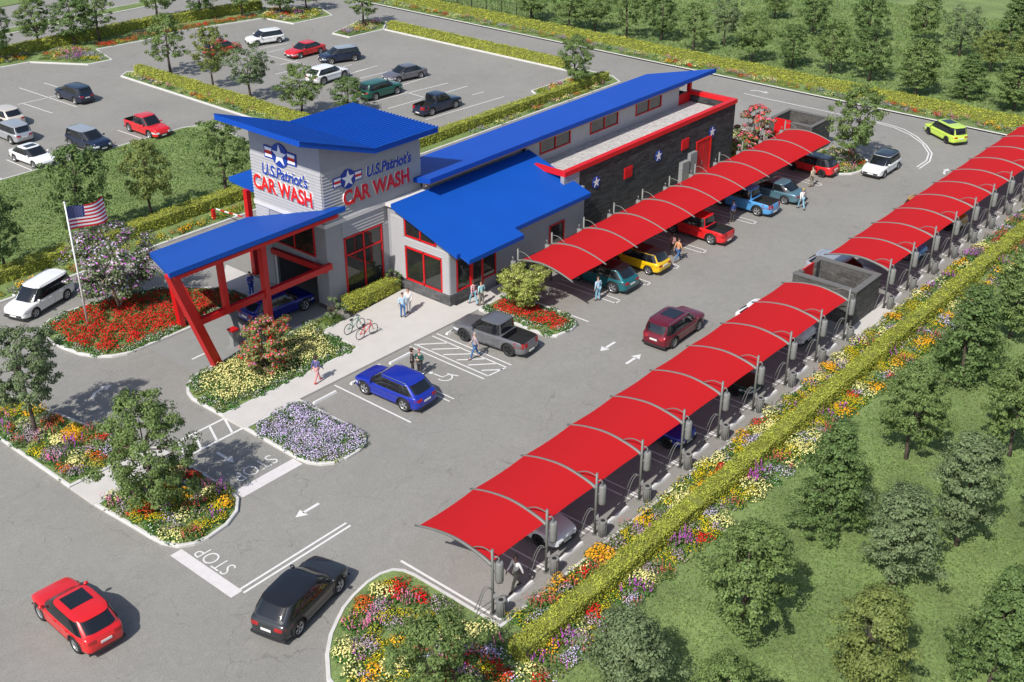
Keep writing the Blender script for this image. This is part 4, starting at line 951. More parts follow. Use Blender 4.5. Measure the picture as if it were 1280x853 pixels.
for a in [
 (1035,668,520,112,'big1','dense dark green tree on the right lawn, closest to the hedge flowers',GR),
 (1132,576,447,88,'big2','mid green round tree with bare lower trunk between two dark trees on the right lawn',GR),
 (1204,476,352,108,'cone0','dense dark tree on the right lawn beside the hedge, above the round one',GR),
 (1262,425,312,85,'cone1','dark tree at the right picture edge nearest the hedge',GR),
 (1261,572,440,95,'big2','mid green tree at the right edge below the dark pair',GR),
 (1115,732,612,132,'big0','pale grey green spreading tree in the middle of the right lawn',GR),
 (1195,684,540,118,'big0','pale grey green tree with leaning bare trunk right of the lawn centre',GR),
 (926,797,655,132,'big2','broad mid green tree on the lawn just below the dense dark one',GR),
 (782,885,766,132,'big0','grey green tree at the bottom edge next to the end of the hedge',GR),
 (1078,880,737,140,'big3','yellow green tree at the bottom edge of the right lawn',GR),
 (1237,856,706,128,'big1','dark layered tree in the bottom right corner',GR),
 (905,905,822,95,'big2','treetop rising at the bottom edge right of the grey green tree',GR),
 (1300,690,560,80,'big2','tree cut by the right edge above the bottom right corner',GR),
 (545,905,768,132,'fore1','feathery green tree in the bottom flower bed at the near end of the hedge',None),
 (46,546,412,98,'fore0','slender tree with open grey green crown in the roadside flower bed',None),
 (195,640,493,132,'fore1','bushy feathery tree on the flower island by the footpath',None),
 (8,345,240,72,'oval2','dark tree at the left edge of the lawn behind the white minivan',GL_),
 (107,302,183,84,'oval2','dark tree on the lawn just behind the flag',GL_),
 (191,274,175,68,'oval3','yellow green tree in the middle of the lawn behind the flag',GL_),
 (283,244,150,76,'airy0','open crowned tree on the lawn close to the tower',GL_),
 (214,95,18,60,'airy0','tree in the upper car park island nearest the left end of its hedge',GU),
 (267,111,33,48,'oval3','pale tree second along the hedge dividing the upper car park',GU),
 (314,125,54,60,'airy1','grey green tree third along the hedge dividing the upper car park',GU),
 (378,146,82,58,'oval0','tree fourth along the hedge, just above the tower roof',GU),
 (437,144,97,50,'oval2','dense round tree next to the green car above the tower roof',GU),
 (2,78,8,40,'oval2','tree cut by the left edge at the top left hedge',GU),
 (49,59,-2,52,'oval1','tree second from the left along the top left hedge',GU),
 (95,58,-4,56,'oval2','darker tree third from the left along the top left hedge',GU),
 (125,53,-22,52,'airy0','tree fourth from the left along the top left hedge, with visible branches',GU),
 (197,29,-38,56,'airy0','tree above the left end of the upper car park',GU),
 (253,25,-40,48,'oval2','tree at the top edge left of the white hatchback',GU),
 (303,22,-35,40,'airy0','thin trunked tree above the white hatchback',GU),
 (352,18,-32,48,'oval2','left tree of the pair over the purple flowers at the top',GU),
 (384,14,-34,44,'oval1','right tree of the pair over the purple flowers at the top',GU),
 (454,33,-22,48,'airy0','tree on the small island at the top corner of the upper car park',GU),
 (718,112,45,50,'oval1','dense tree at the lower corner of the upper car park behind the long roof',GU),
 (1065,208,108,70,'oval1','leafy tree on the flower island past the far end of the middle canopy',None),
 (664,28,-30,42,'oval0','leftmost tree on the far lawn beyond the drive',GT),(712,38,-25,44,'oval1','second tree from the left on the far lawn',GT),(743,41,-22,42,'oval0','third tree from the left on the far lawn',GT),
 (783,52,-28,48,'airy0','fourth tree from the left on the far lawn, with an open crown',GT),(826,52,-15,44,'oval2','fifth tree from the left on the far lawn, dense and dark',GT),(866,66,-2,46,'airy0','sixth tree from the left on the far lawn, with an open crown',GT),
 (905,60,-12,42,'airy1','seventh tree from the left on the far lawn, grey green',GT),(939,80,8,46,'oval0','eighth tree from the left on the far lawn',GT),
 (968,25,-20,34,'oval0','small tree at the top edge of the far lawn above the building end',GT),(1015,45,-18,42,'oval2','dark tree at the top edge of the far lawn right of the small one',GT),
 (989,87,25,42,'oval2','dark tree directly above the far block enclosure beyond the drive',GT),(1037,94,18,44,'oval0','mid green tree above the flower island tree beyond the drive',GT),
 (1085,103,25,50,'oval2','dark tree beyond the drive right of the flower island tree',GT),(1085,52,-22,48,'oval2','dark tree at the top edge behind the one beyond the curve of the drive',GT),
 (1144,122,40,56,'cone1','broad tree beyond the drive just left of the lime green car',GT),(1152,58,-16,46,'oval1','tree at the top edge behind the broad one',GT),(1199,72,0,48,'airy1','grey green tree with a long bare trunk near the top right corner',GT),
 (1208,125,60,52,'cone0','dark tree beyond the drive right above the lime green car',GT),(1266,140,62,58,'cone1','big tree beyond the drive at the right edge',GT),(1236,92,34,46,'oval3','yellow green tree between the two right edge trees',GT),
 (1262,62,-15,50,'cone0','dark tree in the top right corner',GT),(1282,98,30,50,'oval3','tree cut by the right edge below the top right corner',GT)]:
    tree(*a)
# special plants
def special(name, label, base, H, W, args, cat='shrub', grp=None):
    me, tm = make_tree(*args); t = thing(name, label, cat, (*base, LZ-.02), 0, grp)
    sx = W/2/(args[3]*1.08); sz = H/args[2]
    for nm, m in (('trunk',tm),('crown',me)):
        o = link(nm, m, t); o.scale = (sx, sx, sz)
    return t
special('lilac_tree','multi stemmed tree covered in lilac blossom on the red flower island',(34.8,62.7),5.6,6.4,(71,'umbrella',5.5,2.7,1.3,M_LEAF[2],130,12000,.085,M_BARKP,4,(['mauve','lilac','purple'],.26)),'tree')
special('photinia_shrub','red and green leaved shrub in front of the wash tower',tuple(G(337,462)),3.3,3.6,(72,'oval',3.2,1.7,.25,M_LEAF[3],110,9000,.075,None,5,(['red','coral','pink'],.30)))
special('photinia_shrub','pink and red blossoming shrub at the far end of the building',(86.6,46.6),4.6,3.6,(73,'oval',4.0,1.7,.3,M_LEAF[0],90,6500,.09,None,4,(['pink','coral','red'],.55)))
special('ornamental_tree','small yellow green multi stemmed tree in the scarlet bed by the pickup',tuple(G(655,388)),3.0,3.6,(74,'umbrella',3.0,1.7,.8,mat('leaf fresh green', (.30,.34,.075), .65, island=.4, transl=.25, spec=.3),190,13000,.06,M_BARKP,4,(['cream'],.06)),'tree')
special('evergreen_shrub','dark rounded shrub at the foot of the tower corner by the bicycles',(42.5,50.9),1.75,1.5,(75,'oval',1.7,.7,.1,M_LEAF[2],20,2200,.055,None,3))
special('evergreen_shrub','dark shrub in the corner between tower and entry hall',(48.1,51.3),1.6,1.3,(76,'oval',1.7,.7,.1,M_LEAF[1],20,1800,.055,None,3))
# lawn tufts
def tufts(name, poly, n, seed, label, size=.07, hide=None):
    rng = np.random.default_rng(seed); P = rnd_in(poly, n, rng); z = np.full(len(P), LZ+size*.35)
    N = rng.normal(size=(len(P),3)); N[:,2] = np.abs(N[:,2])*.3; 
    f = patch_noise(P, .5, seed+1); mi = (f+rng.normal(size=len(P))*1.5 > .4).astype(int)
    me = quads_mesh(name, np.column_stack([P,z]), N, size*rng.uniform(.5,1.2,len(P)), size*.5, mi, [mat('grass blade a', (.135,.215,.060), .8, island=.45, transl=.2, spec=.2), mat('grass blade b', (.185,.240,.082), .8, island=.45, transl=.2, spec=.2)], rng)
    return tag(link(name, me), label, 'grass', None, 'stuff')
tufts('grass', rect(24,2,66,20.8), 60000, 81, 'short mown grass on the lawn right of the hedge')
tufts('grass', rect(66,0,106,20.8), 22000, 82, 'short mown grass on the far part of the right lawn', .10)
tufts('grass', rect(20,73,60,90), 32000, 83, 'short mown grass on the lawn behind the flag', .09)
tufts('grass', rect(111.5,20,150,130), 50000, 84, 'mown grass on the lawn beyond the far drive', .16)
tufts('grass', inset(penk+[(21,22)], .15) if False else rect(28.5,24.4,104,24.83), 9000, 85, 'thin strip of grass along the hedge kerb', .06)

# black mesh fence beyond the far hedge
t = thing('mesh_fence', 'thin black fence behind the far hedge near the top', 'fence', (112.2,98,0)); b = MB()
for k in range(18):
    pb = MB(); pb.box((112.16,90+k*2.5-.04,0),(112.24,90+k*2.5+.04,1.9)); pb.build('post', M_DARK, t)
b.box((112.18,90,1.78),(112.22,132.5,1.82)); b.box((112.18,90,.3),(112.22,132.5,.34))
for k in range(150): b.box((112.19,90+k*.28,.3),(112.21,90+k*.28+.02,1.8))
b.build('mesh_panel', M_DARK, t)
# flagpole and flag
fx, fy = 32.05, 61.94
t = thing('flagpole', 'white flagpole standing in the scarlet flowers', 'flagpole', (fx,fy,0))
b = MB(); b.tube([(fx,fy,0),(fx,fy,8.3)], [.07,.045], 10); b.build('pole', mat('white pole', (.72,.72,.70), .4), t)
b = MB(); b.tube([(fx,fy,8.3),(fx,fy,8.36),(fx,fy,8.44)], [.03,.08,.02], 10); b.build('finial', mat('white pole', (.7,.7,.7)), t)
FLAGM = [M_REDT, mat('flag white', (.80,.80,.80), .8, transl=.15), mat('flag navy', (.02,.03,.15), .8)]
FLAGM[0] = mat('flag red', (.60,.012,.025), .8, transl=.15)
b = MB(); nu = 26; W_, H_ = 2.5, 1.45
def fpos(u, v, off=0.0):
    a = .22*math.sin(u*6.2+v*1.2)*(.25+u*.75); n_y = off
    return (fx+.07+u*W_*.97, fy+a-.15*u+n_y, 8.08-(1-v)*H_-.14*math.sin(u*math.pi*.9)-.02*u)
V = [fpos(i/nu, 1-j/13) for i in range(nu+1) for j in range(14)]
for i in range(nu):
    for j in range(13):
        cant = i < nu*.4 and j < 7; q = i*14+j
        b.add([V[q],V[q+14],V[q+15],V[q+1]], [(0,1,2,3)], 2 if cant else (0 if j%2==0 else 1), True)
for r_ in range(9):
    for c_ in range(6 if r_%2==0 else 5):
        u = .4*(.085+(c_+(0 if r_%2==0 else .5))*.166); v = 1-(7/13)*(.1+r_*.1)
        for off in (-.012,.012):
            s = .033; b.add([fpos(u+ (s if i%2==0 else s*.4)*math.sin(i*math.pi/5)/W_, v+(s if i%2==0 else s*.4)*math.cos(i*math.pi/5)/H_, off) for i in range(10)], [tuple(range(10))], 1)
o = b.build('flag', FLAGM, None); tag(o, 'stars and stripes flag flying from the white pole', 'flag')

# ------------------------------------------------------------------ vehicles
M_TYRE = mat('tyre rubber', (.018,.018,.019), .85); M_RIM = mat('alloy rim', (.55,.55,.56), .3, metal=.7); M_RIMD = mat('dark rim', (.05,.05,.052), .4, metal=.5)
M_WELL = mat('wheel well', (.008,.008,.009), .95); M_TRIM = mat('black trim', (.022,.022,.023), .6); M_CGLASS = mat('car glass', (.010,.012,.015), .05, spec=.9)
M_HEAD = mat('headlamp', (.62,.64,.66), .12, spec=.9); M_TAIL = mat('tail lamp', (.30,.008,.010), .2, spec=.8); M_PLATE = mat('number plate', (.70,.70,.66), .5); M_CHROME = mat('chrome trim', (.6,.6,.6), .2, metal=.9)
def paint(n, c, metal=.15): return mat('paint '+n, c, .32, metal=metal, coat=.8, spec=.5)
def cr(P, u):
    n = len(P)-1; u = min(max(u,0),n-1e-6); i = int(u); f = u-i
    p = [np.array(P[min(max(i+k,0),n)], float) for k in (-1,0,1,2)]
    return .5*((2*p[1])+(-p[0]+p[2])*f+(2*p[0]-5*p[1]+4*p[2]-p[3])*f*f+(-p[0]+3*p[1]-3*p[2]+p[3])*f**3)
SEC = [(0,0),(.62,0),(.90,.03),(.975,.14),(.985,.34),(.975,.52),(1.0,.70),(.975,.85),(.90,.945),(.62,.985),(0,1.0)]
TYPES = {
 'suv':   dict(L=4.72,W=1.94,H=1.64,WB=2.85,R=.385,zt=[(-.5,.70),(-.494,.90),(-.475,1.02),(-.44,1.06),(-.2,1.07),(.1,1.06),(.24,1.06),(.36,1.04),(.455,.98),(.485,.86),(.496,.72),(.5,.60)],cab=(-.482,.285,-.415,.105),cw=(.955,.82)),
 'coupe': dict(L=4.85,W=2.0,H=1.61,WB=2.95,R=.41,zt=[(-.5,.70),(-.494,.90),(-.475,1.02),(-.45,1.08),(-.2,1.07),(.1,1.05),(.24,1.05),(.36,1.02),(.455,.94),(.485,.83),(.496,.70),(.5,.58)],cab=(-.478,.275,-.345,.09),cw=(.95,.80)),
 'hatch': dict(L=4.30,W=1.82,H=1.50,WB=2.62,R=.33,zt=[(-.5,.55),(-.49,.90),(-.43,.98),(-.1,.96),(.15,.94),(.29,.94),(.38,.90),(.46,.82),(.488,.72),(.497,.62),(.5,.52)],cab=(-.475,.30,-.385,.10),cw=(.95,.80)),
 'sedan': dict(L=4.80,W=1.86,H=1.45,WB=2.80,R=.34,zt=[(-.5,.52),(-.49,.88),(-.42,.97),(-.3,.97),(0,.94),(.24,.91),(.34,.87),(.45,.78),(.486,.70),(.497,.60),(.5,.50)],cab=(-.40,.265,-.22,.075),cw=(.95,.79)),
 'wagon': dict(L=4.85,W=1.90,H=1.72,WB=2.85,R=.36,zt=[(-.5,.66),(-.494,.86),(-.475,.99),(-.45,1.04),(-.1,1.04),(.15,1.03),(.29,1.02),(.38,.98),(.46,.90),(.488,.78),(.497,.68),(.5,.56)],cab=(-.485,.305,-.425,.14),cw=(.955,.82)),
 'pickup':dict(L=5.55,W=1.96,H=1.86,WB=3.35,R=.42,zt=[(-.5,.75),(-.496,1.12),(-.48,1.14),(-.1,1.14),(.1,1.14),(.22,1.14),(.36,1.10),(.46,1.02),(.49,.85),(.5,.60)],cab=(-.185,.245,-.165,.105),cw=(.95,.80)),
}
car_cache = {}
def smooth_zt(T):
    X = np.linspace(-.5,.5,401); z = np.interp(X, [a for a,_ in T['zt']], [b for _,b in T['zt']]); k = np.ones(9)/9
    zs = np.convolve(np.pad(z,4,mode='edge'), k, 'valid'); return X, zs
def car_meshes(ty):
    if ty in car_cache: return car_cache[ty]
    T = TYPES[ty]; L, W, H = T['L'], T['W'], T['H']; Xs, Zs = smooth_zt(T)
    zt = lambda x: float(np.interp(x/L, Xs, Zs))
    zb = lambda x: .24+.05*max(0,(abs(x/L)-.40)/.1)+.10*(abs(x/L)*2)**60
    def hw(x):
        f = abs(x)/(L/2); return W/2*(1-.02*f**2-.18*f**6-.14*f**50)
    def Bp(x, s, sd, off=0.0):
        y, t = cr(SEC, s*10); b0, t0 = zb(x), zt(x)
        p = np.array([x, sd*y*hw(x), b0+t*(t0-b0)])
        if off:
            y2,t2 = cr(SEC, min(10,s*10+.15)); y1,t1 = cr(SEC, max(0,s*10-.15)); d = np.array([y2-y1,(t2-t1)*(t0-b0)/hw(x)]); n = np.array([d[1],-d[0]]); n /= np.linalg.norm(n)+1e-9
            p = p+off*np.array([0, sd*n[0], n[1]])
        return p
    M = {}
    # body shell
    xs = [-L/2+k for k in (0,.01,.03,.06,.10,.16,.25)]+list(np.linspace(-L/2+.25,L/2-.3,28))[1:]+[L/2-k for k in (.23,.16,.10,.06,.03,.01,0)]
    ss = np.linspace(0,1,22); b = MB(); V = []
    ring = [(s,1) for s in ss]+[(s,-1) for s in ss[::-1][1:-1]]; m = len(ring)
    for x in xs:
        for s, sd in ring: V.append(Bp(x, s, sd))
    F = [(i*m+j, i*m+(j+1)%m, (i+1)*m+(j+1)%m, (i+1)*m+j) for i in range(len(xs)-1) for j in range(m)]
    F += [tuple(range(m-1,-1,-1)), tuple((len(xs)-1)*m+j for j in range(m))]
    b.add(V, F, 0, True); me = b.mesh('body', [M_TRIM, M_WELL]); fixnormals(me)
    cut = MB(); Rw = T['R']+.055
    wx = (-T['WB']/2-.02*L*0, T['WB']/2)
    for x in wx:
        for sd in (-1,1):
            n = 28; y0, y1 = sd*(W/2-.34), sd*(W/2+.2)
            V = [(x+Rw*math.cos(t), y, T['R']+Rw*math.sin(t)) for y in (min(y0,y1),max(y0,y1)) for t in np.linspace(0,2*math.pi,n+1)[:-1]]
            cut.add(V, [tuple(range(n)), tuple(range(2*n-1,n-1,-1))]+[(i,n+i,n+(i+1)%n,(i+1)%n) for i in range(n)], 1)
    if ty == 'pickup': cut.box((-L*.488,-W*.42,.72),(-L*.195,W*.42,1.6), 1)
    cm = cut.mesh('cut', [M_TRIM, M_WELL]); fixnormals(cm)
    o = bpy.data.objects.new('t', me); C.objects.link(o); c = bpy.data.objects.new('c', cm); C.objects.link(c)
    md = o.modifiers.new('b','BOOLEAN'); md.object = c; md.operation='DIFFERENCE'; md.solver='EXACT'
    bpy.context.view_layer.update(); me2 = bpy.data.meshes.new_from_object(o.evaluated_get(bpy.context.evaluated_depsgraph_get()))
    bpy.data.objects.remove(o); bpy.data.objects.remove(c); me2.set_sharp_from_angle(angle=R(38)); me2.name = 'body'; M['body'] = me2
    # cabin
    a0,a1,r0,r1 = [k*L for k in T['cab']]; w0, w1 = [k*W/2 for k in T['cw']]; E = 5.5
    def ring_at(v, f=None, g=None, end=1, sd=1, off=0.0):
        bul = .04*math.sin(math.pi*v); xa = a0+(r0-a0)*v-bul*.6; xb = a1+(r1-a1)*v+bul; wv = w0+(w1-w0)*v**1.15+bul*.3
        xc, aa = (xa+xb)/2, (xb-xa)/2
        if f is not None: x = xc+aa*f; y = sd*wv*max(0,1-abs(f)**E)**(1/E)
        else: y = wv*g; x = xc+end*aa*max(0,1-abs(g)**4.5)**(1/4.5)*1.0
        zr = H-.03; zbelt = zt(x)-.07; z = zbelt+(zr-zbelt)*v
        p = np.array([x,y,z])
        if off:
            n = np.array([(x-xc)/aa*(1 if f is None else .0), (y/wv)*(1 if f is not None else .15), .35]); 
            if f is None: n = np.array([end,0,.5])
            p = p+off*n/np.linalg.norm(n)
        return p
    th = np.linspace(0,2*math.pi,65)[:-1]; rows = [0,.15,.35,.55,.75,.9,1.0]; V = []
    def sup(t, e): return math.copysign(abs(math.cos(t))**(2/e), math.cos(t)), math.copysign(abs(math.sin(t))**(2/e), math.sin(t))
    for v in rows:
        bul = .04*math.sin(math.pi*v); xa = a0+(r0-a0)*v-bul*.6; xb = a1+(r1-a1)*v+bul; wv = w0+(w1-w0)*v**1.15+bul*.3; xc, aa = (xa+xb)/2,(xb-xa)/2
        for t in th:
            cx_, sy2 = sup(t, 5.0); x = xc+aa*cx_; zr = H-.03; zbelt = zt(x)-.07; V.append((x, wv*sy2, zbelt+(zr-zbelt)*v))
    m = 64; b = MB(); F = [(i*m+j, i*m+(j+1)%m, (i+1)*m+(j+1)%m, (i+1)*m+j) for i in range(len(rows)-1) for j in range(m)]
    b.add(V, F, 0, True); M['cabin'] = b.mesh('cabin', [M_TRIM]); 
    b = MB(); V = []; xc, aa = (r0+r1)/2, (r1-r0)/2; rr = [1.0,.985,.93,.75,.5,.25,.02]
    for r_ in rr:
        for t in th:
            cx_, sy2 = sup(t, 5.0); V.append((xc+aa*cx_*r_*1.01, w1*sy2*r_*1.01, H-.032+.032*(1-r_**6)+.03*(1-r_**2)*.6))
    b.add(V, [(i*m+j, i*m+(j+1)%m, (i+1)*m+(j+1)%m, (i+1)*m+j) for i in range(len(rr)-1) for j in range(m)]+[tuple(range((len(rr)-1)*m, len(rr)*m))], 0, True); M['roof'] = b.mesh('roof', [M_TRIM])
    M['cowl'] = None
    def patch(fn, nu, nv, matl, nm):
        b = MB(); V = [fn(i/nu, j/nv) for i in range(nu+1) for j in range(nv+1)]
        b.add(V, [(i*(nv+1)+j, (i+1)*(nv+1)+j, (i+1)*(nv+1)+j+1, i*(nv+1)+j+1) for i in range(nu) for j in range(nv)], 0, True); return b.mesh(nm, [matl])
    M['windscreen'] = patch(lambda u,v: ring_at(.07+.89*v, g=-.93+1.86*u, end=1, off=.022), 12, 5, M_CGLASS, 'windscreen')
    M['rear_window'] = patch(lambda u,v: ring_at(.20+.73*v, g=-.87+1.74*u, end=-1, off=.02), 12, 4, M_CGLASS, 'rear_window')
    splits = {'suv':[(-.90,-.44),(-.41,.10),(.13,.92)],'wagon':[(-.92,-.46),(-.43,.06),(.09,.92)],'coupe':[(-.84,-.46),(-.43,.10),(.13,.92)],'hatch':[(-.88,-.48),(-.45,.08),(.11,.92)],'sedan':[(-.88,-.02),(.01,.92)],'pickup':[(-.88,-.06),(.01,.90)]}[ty]
    M['side'] = [[patch(lambda u,v,f0=f0,f1=f1,sd=sd: ring_at(.12+.80*v, f=f0+(f1-f0)*u, sd=sd, off=.014), 6, 3, M_CGLASS, 'side_window') for f0,f1 in splits] for sd in (1,-1)]
    M['cowl'] = patch(lambda u,v: ring_at(-.02+.10*v, g=-.90+1.8*u, end=1, off=.03)+np.array([.05*(1-v),0,.0]), 12, 2, M_TRIM, 'cowl')
    fb0, fb1 = splits[0][0]-.035, splits[-1][1]+.02
    M['band'] = [patch(lambda u,v,sd=sd: ring_at(.075+.875*v, f=fb0+(fb1-fb0)*u, sd=sd, off=.007), 16, 4, M_TRIM, 'window_surround') for sd in (1,-1)]
    b = MB(); zr_ = H-.03; V = []
    for i in range(9):
        g_ = -.86+1.72*i/8; p_ = ring_at(.99, g=g_, end=-1); V += [(p_[0]+.10,p_[1],H+.005),(p_[0]-.13,p_[1]*.97,H-.035),(p_[0]-.13,p_[1]*.97,H-.065),(p_[0]+.05,p_[1],H-.06)]
    b.add(V, [(4*i+k,4*i+4+k,4*i+4+(k+1)%4,4*i+(k+1)%4) for i in range(8) for k in range(4)]+[(0,1,2,3),(35,34,33,32)]); M['spoiler'] = b.mesh('spoiler', [M_TRIM])
    M['arch'] = []
    for x in wx:
        for sd in (1,-1):
            b = MB(); V = []
            for i in range(15):
                a_ = math.pi*(-.06+1.12*i/14)
                for rr_ in (Rw-.005, Rw+.05):
                    xx_ = x+rr_*math.cos(a_); zz_ = T['R']+rr_*math.sin(a_); y_ = hw(xx_)*1.004+.008; V.append((xx_, sd*y_, max(.2,zz_)))
            b.add(V, [(2*i,2*i+2,2*i+3,2*i+1) for i in range(14)], 0, True); M['arch'].append(b.mesh('wheel_arch', [M_TRIM]))
    # lamps, grille, plates, seams
    def bpatch(x0,x1,s0,s1,sd,matl,nm,off=.010): return patch(lambda u,v: Bp(x0+(x1-x0)*u, s0+(s1-s0)*v, sd, off), 5, 4, matl, nm)
    def lamp(sd, front, matl, nm):
        b = MB(); e = 1 if front else -1; xE = e*L/2; hi = zt(xE-e*.16); z0 = hi*.62 if front else hi*.74; z1 = hi*.80 if front else hi*.88
        if ty == 'pickup' and not front: z0, z1 = .75, 1.05
        def pt(u, z):
            y = W/2*(.95-.46*u if front else .95-.55*u); 
            # find x where shell half width equals y near the end
            lo, hi_ = 0, .5
            best = xE
            best = xE-e*.7
            for q in np.linspace(0,.7,80):
                x = xE-e*q
                t0 = (z-zb(x))/(zt(x)-zb(x)+1e-6)
                if t0 < .97:
                    yy = [cr(SEC, s*10) for s in (.3,.4,.5,.6,.7,.8,.85)]; wy = float(np.interp(t0, [k[1] for k in yy], [k[0] for k in yy]))*hw(x)
                    if wy >= y: best = x; break
            return (best+e*.012, sd*y*1.004, z)
        V = [pt(i/6, z0+(z1-z0)*j/2) for i in range(7) for j in range(3)]
        b.add(V, [(i*3+j,(i+1)*3+j,(i+1)*3+j+1,i*3+j+1) for i in range(6) for j in range(2)], 0, True)
        return b.mesh(nm, [matl])
    M['headlight'] = [lamp(sd, True, M_HEAD, 'headlight') for sd in (1,-1)]; M['taillight'] = [lamp(sd, False, M_TAIL, 'taillight') for sd in (1,-1)]
    b = MB(); b.box((L/2-.02,-.42*W*.8,.40),(L/2+.012,.42*W*.8,.52 if ty!='pickup' else .56)); 
    for k in range(3): b.box((L/2-.03,-.30*W,.30+k*.05),(L/2+.010,.30*W,.325+k*.05))
    M['grille'] = b.mesh('grille', [M_TRIM])
    b = MB(); b.box((L/2+.012,-.25,.38),(L/2+.022,.25,.49)); M['plate_f'] = b.mesh('number_plate', [M_PLATE])
    b = MB(); zz = .80 if ty not in ('pickup',) else .52; xx = -L/2-.012
    b.box((xx-.01,-.25,zz-.06-.1),(xx+.02,.25,zz+.05-.1)); M['plate_r'] = b.mesh('number_plate', [M_PLATE])
    M['bumper'] = []
    for e in (1,-1):
        b = MB()
        for i in range(9):
            y0, y1 = -.86*W/2+i*.172*W/2*1.1, -.86*W/2+(i+1)*.172*W/2*1.1
            xa = e*(L/2-.02-.10*abs(y0/(W/2))**4); xb2 = e*(L/2-.02-.10*abs(y1/(W/2))**4)
            b.add([(xa+e*.045,y0,.26),(xb2+e*.045,y1,.26),(xb2+e*.045,y1,.37),(xa+e*.045,y0,.37),(xa-e*.1,y0,.38),(xb2-e*.1,y1,.38)], [(0,1,2,3),(3,2,5,4)], 0)
        M['bumper'].append(b.mesh('bumper', [M_TRIM]))
    M['sill'] = []
    for sd in (1,-1):
        b = MB()
        for xq in ((a0*.55,a0*.55+.012),(a0+(a1-a0)*.53,a0+(a1-a0)*.53+.012),(a1-.22,a1-.208)):
            V = [Bp(xq[i], .28+.55*j/6, sd, .006) for i in (0,1) for j in range(7)]; b.add(V, [(j,7+j,8+j,j+1) for j in range(6)], 0)
        V = [Bp(-T['WB']/2+T['R']+.1+(T['WB']-2*T['R']-.2)*i/8, .18+.10*j, sd, .012) for i in range(9) for j in (0,1)]; b.add(V, [(2*i,2*i+2,2*i+3,2*i+1) for i in range(8)], 0)
        M['sill'].append(b.mesh('sill_trim', [M_TRIM]))
    mz = zt(a1-.35)+.04
    M['mirror'] = []
    for sd in (1,-1):
        b = MB(); y = sd*(W/2*.93); b.tube([(a1-.42,y,mz),(a1-.40,y+sd*.10,mz+.03),(a1-.42,y+sd*.22,mz+.04)], [.035,.085,.07], 8); M['mirror'].append(b.mesh('mirror', [M_TRIM]))
    b = MB()
    for xq in (a0+(a1-a0)*.42, a0+(a1-a0)*.72): pass
    M['handle'] = []
    for sd in (1,-1):
        for xq in ((a0+(a1-a0)*.36), (a0+(a1-a0)*.62)):
            b = MB(); p = Bp(xq, .66, sd, .02); b.box((p[0]-.09,p[1]-.015,p[2]-.014),(p[0]+.09,p[1]+.015,p[2]+.014)); M['handle'].append(b.mesh('handle', [M_TRIM]))
    b = MB()
    for sd in (1,-1): b.tube([(r0+.12,sd*w1*.90,H+.015),(r0+.25,sd*w1*.92,H+.045),(r1-.25,sd*w1*.92,H+.045),(r1-.1,sd*w1*.90,H+.015)], .018, 5)
    M['rails'] = b.mesh('roof_rails', [M_CHROME])
    b = MB(); V = []
    for i in range(5):
        for j in range(5): V.append((r0+(r1-r0)*(.42+.46*i/4), w1*(-.66+1.32*j/4), H-.032+.032+.03*.6+.004))
    b.add(V, [(i*5+j,(i+1)*5+j,(i+1)*5+j+1,i*5+j+1) for i in range(4) for j in range(4)], 0); M['sunroof'] = b.mesh('sunroof', [M_CGLASS])
    # wheels
    def wheel(R_, wd=.23):
        b = MB(); prof = [(-wd/2+.02,R_*.66),(-wd/2,R_*.72),(-wd/2,R_*.92),(-wd/2+.03,R_),(wd/2-.03,R_),(wd/2,R_*.92),(wd/2,R_*.70),(wd/2-.03,R_*.66)]
        n = 28; V = [(r*math.cos(t), y, r*math.sin(t)) for y, r in prof for t in np.linspace(0,2*math.pi,n+1)[:-1]]
        b.add(V, [(i*n+j,(i+1)*n+j,(i+1)*n+(j+1)%n,i*n+(j+1)%n) for i in range(len(prof)-1) for j in range(n)], 0, True)
        tyre = b.mesh('wheel', [M_TYRE]); fixnormals(tyre)
        b = MB(); y = wd/2-.035
        b.add([(R_*.67*math.cos(t), y-.05, R_*.67*math.sin(t)) for t in np.linspace(0,2*math.pi,25)[:-1]], [tuple(range(24))], 1)
        for k in range(5):
            t = 2*math.pi*k/5; c, s = math.cos(t), math.sin(t)
            for dt in (-.13,.13):
                c2, s2 = math.cos(t+dt), math.sin(t+dt); P = [(R_*.08*c-R_*.045*s, R_*.08*s+R_*.045*c),(R_*.08*c+R_*.045*s, R_*.08*s-R_*.045*c),(R_*.66*c2+R_*.05*s2,R_*.66*s2-R_*.05*c2),(R_*.66*c2-R_*.05*s2,R_*.66*s2+R_*.05*c2)]
                b.add([(p[0],y-.045,p[1]) for p in P]+[(p[0],y,p[1]) for p in P], [(0,1,2,3),(7,6,5,4),(0,4,5,1),(1,5,6,2),(2,6,7,3),(3,7,4,0)], 0)
        n = 24; V = [(r*math.cos(t), yy, r*math.sin(t)) for yy, r in ((y-.05,R_*.68),(y+.012,R_*.68),(y+.012,R_*.61),(y-.04,R_*.60)) for t in np.linspace(0,2*math.pi,n+1)[:-1]]
        b.add(V, [(i*n+j,(i+1)*n+j,(i+1)*n+(j+1)%n,i*n+(j+1)%n) for i in range(3) for j in range(n)], 0, True)
        b.add([(R_*.12*math.cos(t), y+.015, R_*.12*math.sin(t)) for t in np.linspace(0,2*math.pi,13)[:-1]], [tuple(range(12))], 0)
        return tyre, b.mesh('rim', [M_RIM, M_WELL])
    M['wheel'] = wheel(T['R']); car_cache[ty] = M; M['T'] = T; return M
def omat(o, m, slot=0):
    o.material_slots[slot].link = 'OBJECT'; o.material_slots[slot].material = m
